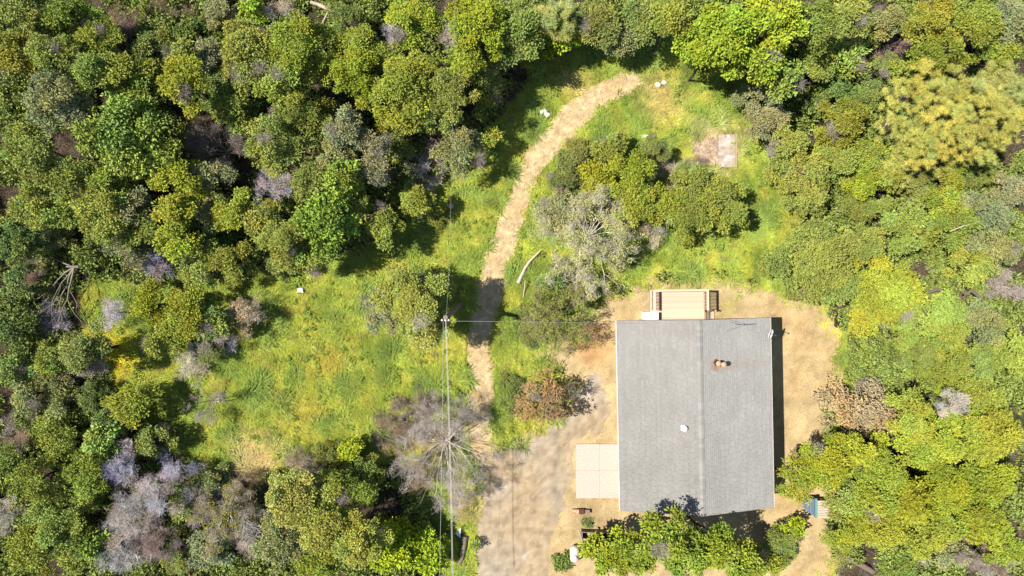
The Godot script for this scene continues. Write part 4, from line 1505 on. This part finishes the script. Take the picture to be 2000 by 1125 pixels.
	pn.hexa([pd, pc, pb, pa, pd + th, pc + th, pb + th, pa + th])
	mesh_node("panel", pn.mesh(), M.blue, plat)
	for k in 3:
		var t := 0.25 * (k + 1)
		var rg := Geo.new()
		rg.tube(pb.lerp(pc, t) + th * 1.6, pa.lerp(pd, t) + th * 1.6, 0.014, 0.014, 6)
		mesh_node("rib", rg.mesh(), M.teal, plat)
	plank(plat, "edge_post", Vector3(-0.56, 0.25, -0.22), Vector3(0.045, 0.5, 0.40), Color(1, 1, 1), M.pale_wood)

	# old foundation slab in the clearing
	rng.seed = 92
	var fs := thing("foundation_slab", "broken whitish concrete foundation slab in the clearing's grass", "concrete slab", at(1419, 295))
	fs.set_meta("kind", "structure")
	var sg := Geo.new()
	for i in 6:
		for j in 11:
			var x0 := -0.44 + i * 0.147
			var z0 := -0.86 + j * 0.157
			var v := 0.9 + 0.3 * n_small.get_noise_2d(x0 * 2.0, z0 * 2.0) + rng.randf() * 0.05
			sg.tint = Color(0.46, 0.385, 0.32).lerp(Color(0.58, 0.55, 0.52), clampf(n_mid.get_noise_2d(x0 * 3, z0 * 3 + 4) * 3, 0, 1)) * v
			sg.box(Vector3(x0 + 0.0735, 0.035 + 0.012 * rng.randf(), z0 + 0.0785), Vector3(0.149, 0.08, 0.159))
	mesh_node("slab_top", sg.mesh(), M.old_concrete, fs)
	var rim := Geo.new()
	rim.tint = Color(0.50, 0.36, 0.28)
	rim.box(Vector3(0.48, 0.06, 0.0), Vector3(0.05, 0.13, 1.74))
	mesh_node("rim", rim.mesh(), M.old_concrete, fs)
	var earth := outline("1345,275 1365,268 1402,266 1403,300 1404,326 1385,322 1362,318 1350,300")
	earth = ragged(earth, 0.15, 0.2)
	var earth_c := func(x: float, z: float) -> Color: return Color(0.42, 0.32, 0.23) * (1.0 + 0.4 * n_small.get_noise_2d(x, z))
	tag(sheet("bare_earth", earth, 0.03, 0.12, earth_c, M.ground), "bare pinkish earth beside the old foundation slab", "earth", "", "structure")
	var cs := thing("concrete_strip", "narrow white concrete strip at the top of the green island", "concrete strip", at(1267, 268))
	var cg := Geo.new()
	cg.tint = Color(0.66, 0.60, 0.52)
	cg.box(Vector3(0, 0.09, 0), Vector3(0.66, 0.2, 0.15), Basis(Vector3.UP, -0.06))
	mesh_node("block", cg.mesh(), M.old_concrete, cs)

	# stones
	rng.seed = 93
	var pile := thing("rock_pile", "heap of small white rocks on the verge left of the path", "rocks", at(1063, 222))
	for k in 13:
		var s := rng.randf_range(0.05, 0.11)
		var o := mesh_node("rock", rock(Vector3(s * 1.2, s * 0.8, s), 400 + k), M.white if k % 3 != 0 else M.rock, pile)
		var d := ball() * 0.26
		o.position = Vector3(d.x * 1.3, s * 0.5 + (0.08 if k > 8 else 0.0), d.z)
		if k > 8: o.position.x *= 0.4; o.position.z *= 0.4
	for q in [[1284, 166.5, 0.17, "white boulder beyond the upper end of the path", M.white], [1297, 162, 0.15, "pinkish grey boulder beside the white boulder past the path's end", M.rock], [1216, 111, 0.12, "small orange-tan rock in the grass above the path's end", M.rust_cap], [1240, 243, 0.09, "small tan stone in the grass above the green island", M.rust_cap], [913, 1052, 0.09, "small white rock beside the pale log's upper end", M.white], [1803, 1096, 0.17, "white rock on the bottom edge at the right of the fallen logs", M.rock], [998, 235, 0.16, "grey rock in the shade on the verge left of the path", M.grey_wood]]:
		var o := tag(mesh_node("boulder", rock(Vector3(q[2], q[2] * 0.6, q[2] * 0.8), int(q[0])), q[4]), q[3], "rock")
		o.position = at(q[0], q[1]) + Vector3(0, q[2] * 0.4, 0)
	var pav := thing("paving_block", "single white square block lying on the meadow", "block", at(588, 567))
	plank(pav, "slab", Vector3(0, 0.13, 0), Vector3(0.25, 0.10, 0.18), Color(1, 1, 1), M.white, Basis(Vector3.UP, 0.1))
	plank(pav, "underlay", Vector3(0.02, 0.04, 0.0), Vector3(0.30, 0.08, 0.22), Color(1, 1, 1), M.rock, Basis(Vector3.UP, -0.2))

	# stump
	var stp := thing("tree_stump", "round cut tree stump with a pale top at the grove's edge", "stump", at(882, 404))
	var su := Geo.new()
	su.lathe(Vector3.ZERO, [Vector2(0.19, -0.02), Vector2(0.155, 0.08), Vector2(0.145, 0.30)], 16)
	mesh_node("bark", su.mesh(), M.bark, stp)
	var st := Geo.new()
	st.lathe(Vector3(0, 0.30, 0), [Vector2(0.145, 0), Vector2(0.138, 0.012), Vector2(0, 0.014)], 16)
	mesh_node("cut_face", st.mesh(), M.pale_wood, stp)

	# logs, branches, posts
	stick("fallen_branch", "long pale fallen branch on the grass right of the path", "branch", [[1054, 491, 0.28], [1045, 500, 0.28], [1034, 511, 0.26], [1026, 523, 0.25], [1019, 537, 0.22], [1012, 553, 0.2]], [0.045, 0.06, 0.07, 0.08, 0.085, 0.12], M.pale_wood)
	stick("leaning_pole", "short thin white pole below the long pale fallen branch", "pole", [[1021, 586, 0.03], [1024, 566, 0.3], [1026, 548, 0.55]], [0.028, 0.028, 0.03], M.pale_wood)
	stick("log", "thick pale-barked log beside the driveway's left edge near the bottom", "log", [[908, 1047, 0.16], [907, 1062, 0.14], [904, 1078, 0.12], [902, 1090, 0.12], [897, 1101, 0.1]], [0.15, 0.14, 0.125, 0.11, 0.08], M.log_bark, 12)
	var tri := thing("metal_sheet", "white triangular sheet leaning on the pale-barked log's upper end", "sheet", at(895, 1042))
	var tgm := Geo.new()
	var v0 := at(900, 1031, 0.25) - tri.position
	var v1 := at(887.5, 1041, 0.04) - tri.position
	var v2 := at(899.5, 1051, 0.25) - tri.position
	var up := Vector3(0, 0.02, 0)
	tgm.flat(v0 + up, v1 + up, v2 + up)
	tgm.flat(v2, v1, v0)
	for e in [[v0, v1], [v1, v2], [v2, v0]]: tgm.quad(e[0], e[1], e[1] + up, e[0] + up)
	mesh_node("sheet", tgm.mesh(), M.white, tri)
	stick("plank", "pale split plank on the bottom edge below the pale-barked log", "plank", [[911, 1105, 0.06], [907, 1122, 0.05], [905, 1140, 0.04]], [0.055, 0.06, 0.06], M.pale_wood)
	stick("wood_scrap", "short yellowish stick above the log at the driveway's edge", "stick", [[920, 1030, 0.04], [918, 1036, 0.03]], [0.035, 0.035], M.pale_wood)
	stick("log", "thick brown fallen log on the bottom edge at the grove's left", "log", [[1645, 1086, 0.45], [1662, 1094, 0.45], [1680, 1102, 0.42], [1704, 1116, 0.35]], [0.17, 0.16, 0.16, 0.14], M.log_bark, 12)
	stick("log", "short cut log standing askew right of the thick brown fallen log", "log", [[1767, 1078, 0.55], [1776, 1088, 0.5]], [0.16, 0.16], M.log_bark, 12)
	stick("log", "whitish fallen log at the top edge above the broad golden-green oak", "log", [[606, 4, 1.0], [622, 9, 0.9], [642, 18, 0.9], [664, 24, 0.8]], [0.09, 0.1, 0.1, 0.08], M.pale_wood)
	stick("log", "second thinner whitish log crossing below the one at the top edge", "log", [[630, 45, 1.6], [640, 25, 1.4], [668, 10, 1.2]], [0.04, 0.05, 0.05], M.pale_wood)
	stick("log", "dark fallen trunk with a pale end above the dull dark oak", "log", [[222, 97, 0.9], [238, 106, 0.8], [252, 111, 0.7]], [0.09, 0.085, 0.07], M.log_bark)
	stick("log", "dark bent trunk lying in the bare earth pocket at the right", "log", [[1815, 571, 1.3], [1828, 566, 1.2], [1840, 566, 1.1]], [0.07, 0.08, 0.06], M.log_bark)
	stick("log", "dark twisted trunk right of the wide fresh olive tree", "log", [[1884, 575, 1.6], [1897, 568, 1.5], [1908, 576, 1.3], [1918, 584, 1.2]], [0.06, 0.08, 0.09, 0.06], M.log_bark)
	stick("log", "long twisted trunk beside the right-edge trees halfway down", "log", [[1920, 602, 1.9], [1935, 615, 1.8], [1946, 628, 1.7]], [0.09, 0.1, 0.06], M.log_bark)
	stick("fallen_branch", "thin white branch across the thicket left of the huge pine", "branch", [[1738, 232, 2.0], [1728, 246, 1.8], [1715, 260, 1.5]], [0.04, 0.045, 0.03], M.pale_wood)
	stick("fallen_branch", "short white forked branch between the golden mound and the huge pine", "branch", [[1742, 270, 1.8], [1755, 270, 1.7], [1766, 264, 1.6]], [0.02, 0.035, 0.03], M.pale_wood)
	stick("fallen_branch", "white slanting branch in the shade of the bright broadleaf group", "branch", [[1566, 135, 3.2], [1578, 146, 2.6], [1590, 160, 2.0]], [0.04, 0.05, 0.03], M.pale_wood)
	stick("fallen_branch", "pale pieces of branch beside the shaded fallen trunk", "branch", [[1572, 210, 0.8], [1585, 205, 0.8], [1600, 198, 0.8]], [0.035, 0.045, 0.03], M.pale_wood)
	stick("fallen_branch", "thin white branch over the olive trees right of the dense dark one", "branch", [[1855, 452, 3.6], [1880, 442, 3.7], [1912, 434, 3.6]], [0.02, 0.03, 0.02], M.pale_wood)
	stick("weathered_stake", "short weathered stake standing at the yard's right border", "stake", [[1732, 662, 0.0], [1736, 655, 1.25]], [0.075, 0.07], M.grey_wood, 10)
	var po := thing("signpost", "weathered T-shaped wooden post on the right rim of the clearing", "post", at(1624, 416.5))
	plank(po, "post", Vector3(0.0, 0.55, 0), Vector3(0.13, 1.1, 0.13), Color(1, 1, 1), M.grey_wood)
	plank(po, "crossbar", Vector3(0.0, 1.14, 0), Vector3(0.58, 0.07, 0.10), Color(1, 1, 1), M.grey_wood)
	for k in 2: stick("yard_stake", ["small grey stake standing above the deck's upper edge", "short pale stake in the grass right of the big round olive tree"][k], "stake", [[[1317, 542, 0.0], [1692, 476, 2.9]][k], [[1320, 541, 0.35], [1694, 470, 3.4]][k]], [0.03, 0.03], M.pale_wood)

	# fallen grey limbs on the left slope
	rng.seed = 310
	var fp := at(152, 521, 1.0)
	var fall := thing("fallen_tree", "fallen dead tree with grey forking limbs on the left slope", "dead tree", Vector3(fp.x, 0, fp.z))
	var fg := Geo.new()
	var tips := []
	fg.path([Vector3(0.5, 0.2, -0.05), Vector3(0.0, 0.95, 0), Vector3(-0.5, 1.15, 0.0)], [0.10, 0.08, 0.05], 8)
	for q in [[Vector3(-0.9, 0.1, -0.25), 1.2, 0.04], [Vector3(-0.7, 0.0, 0.55), 1.7, 0.04], [Vector3(-0.35, 0.05, 0.9), 1.6, 0.05], [Vector3(-0.05, 0.0, 1.0), 1.7, 0.055], [Vector3(-0.9, 0.05, 0.3), 1.6, 0.035], [Vector3(-0.6, 0.15, 0.8), 1.5, 0.035]]:
		grow(fg, tips, Vector3(-0.2, 1.0, 0.02), q[0].normalized(), q[1], q[2], 2, -0.03, 0.6)
	var fm := vmat(0.9)
	fm.albedo_color = Color(0.175, 0.152, 0.138).linear_to_srgb()
	mesh_node("limbs", fg.mesh(), fm, fall)
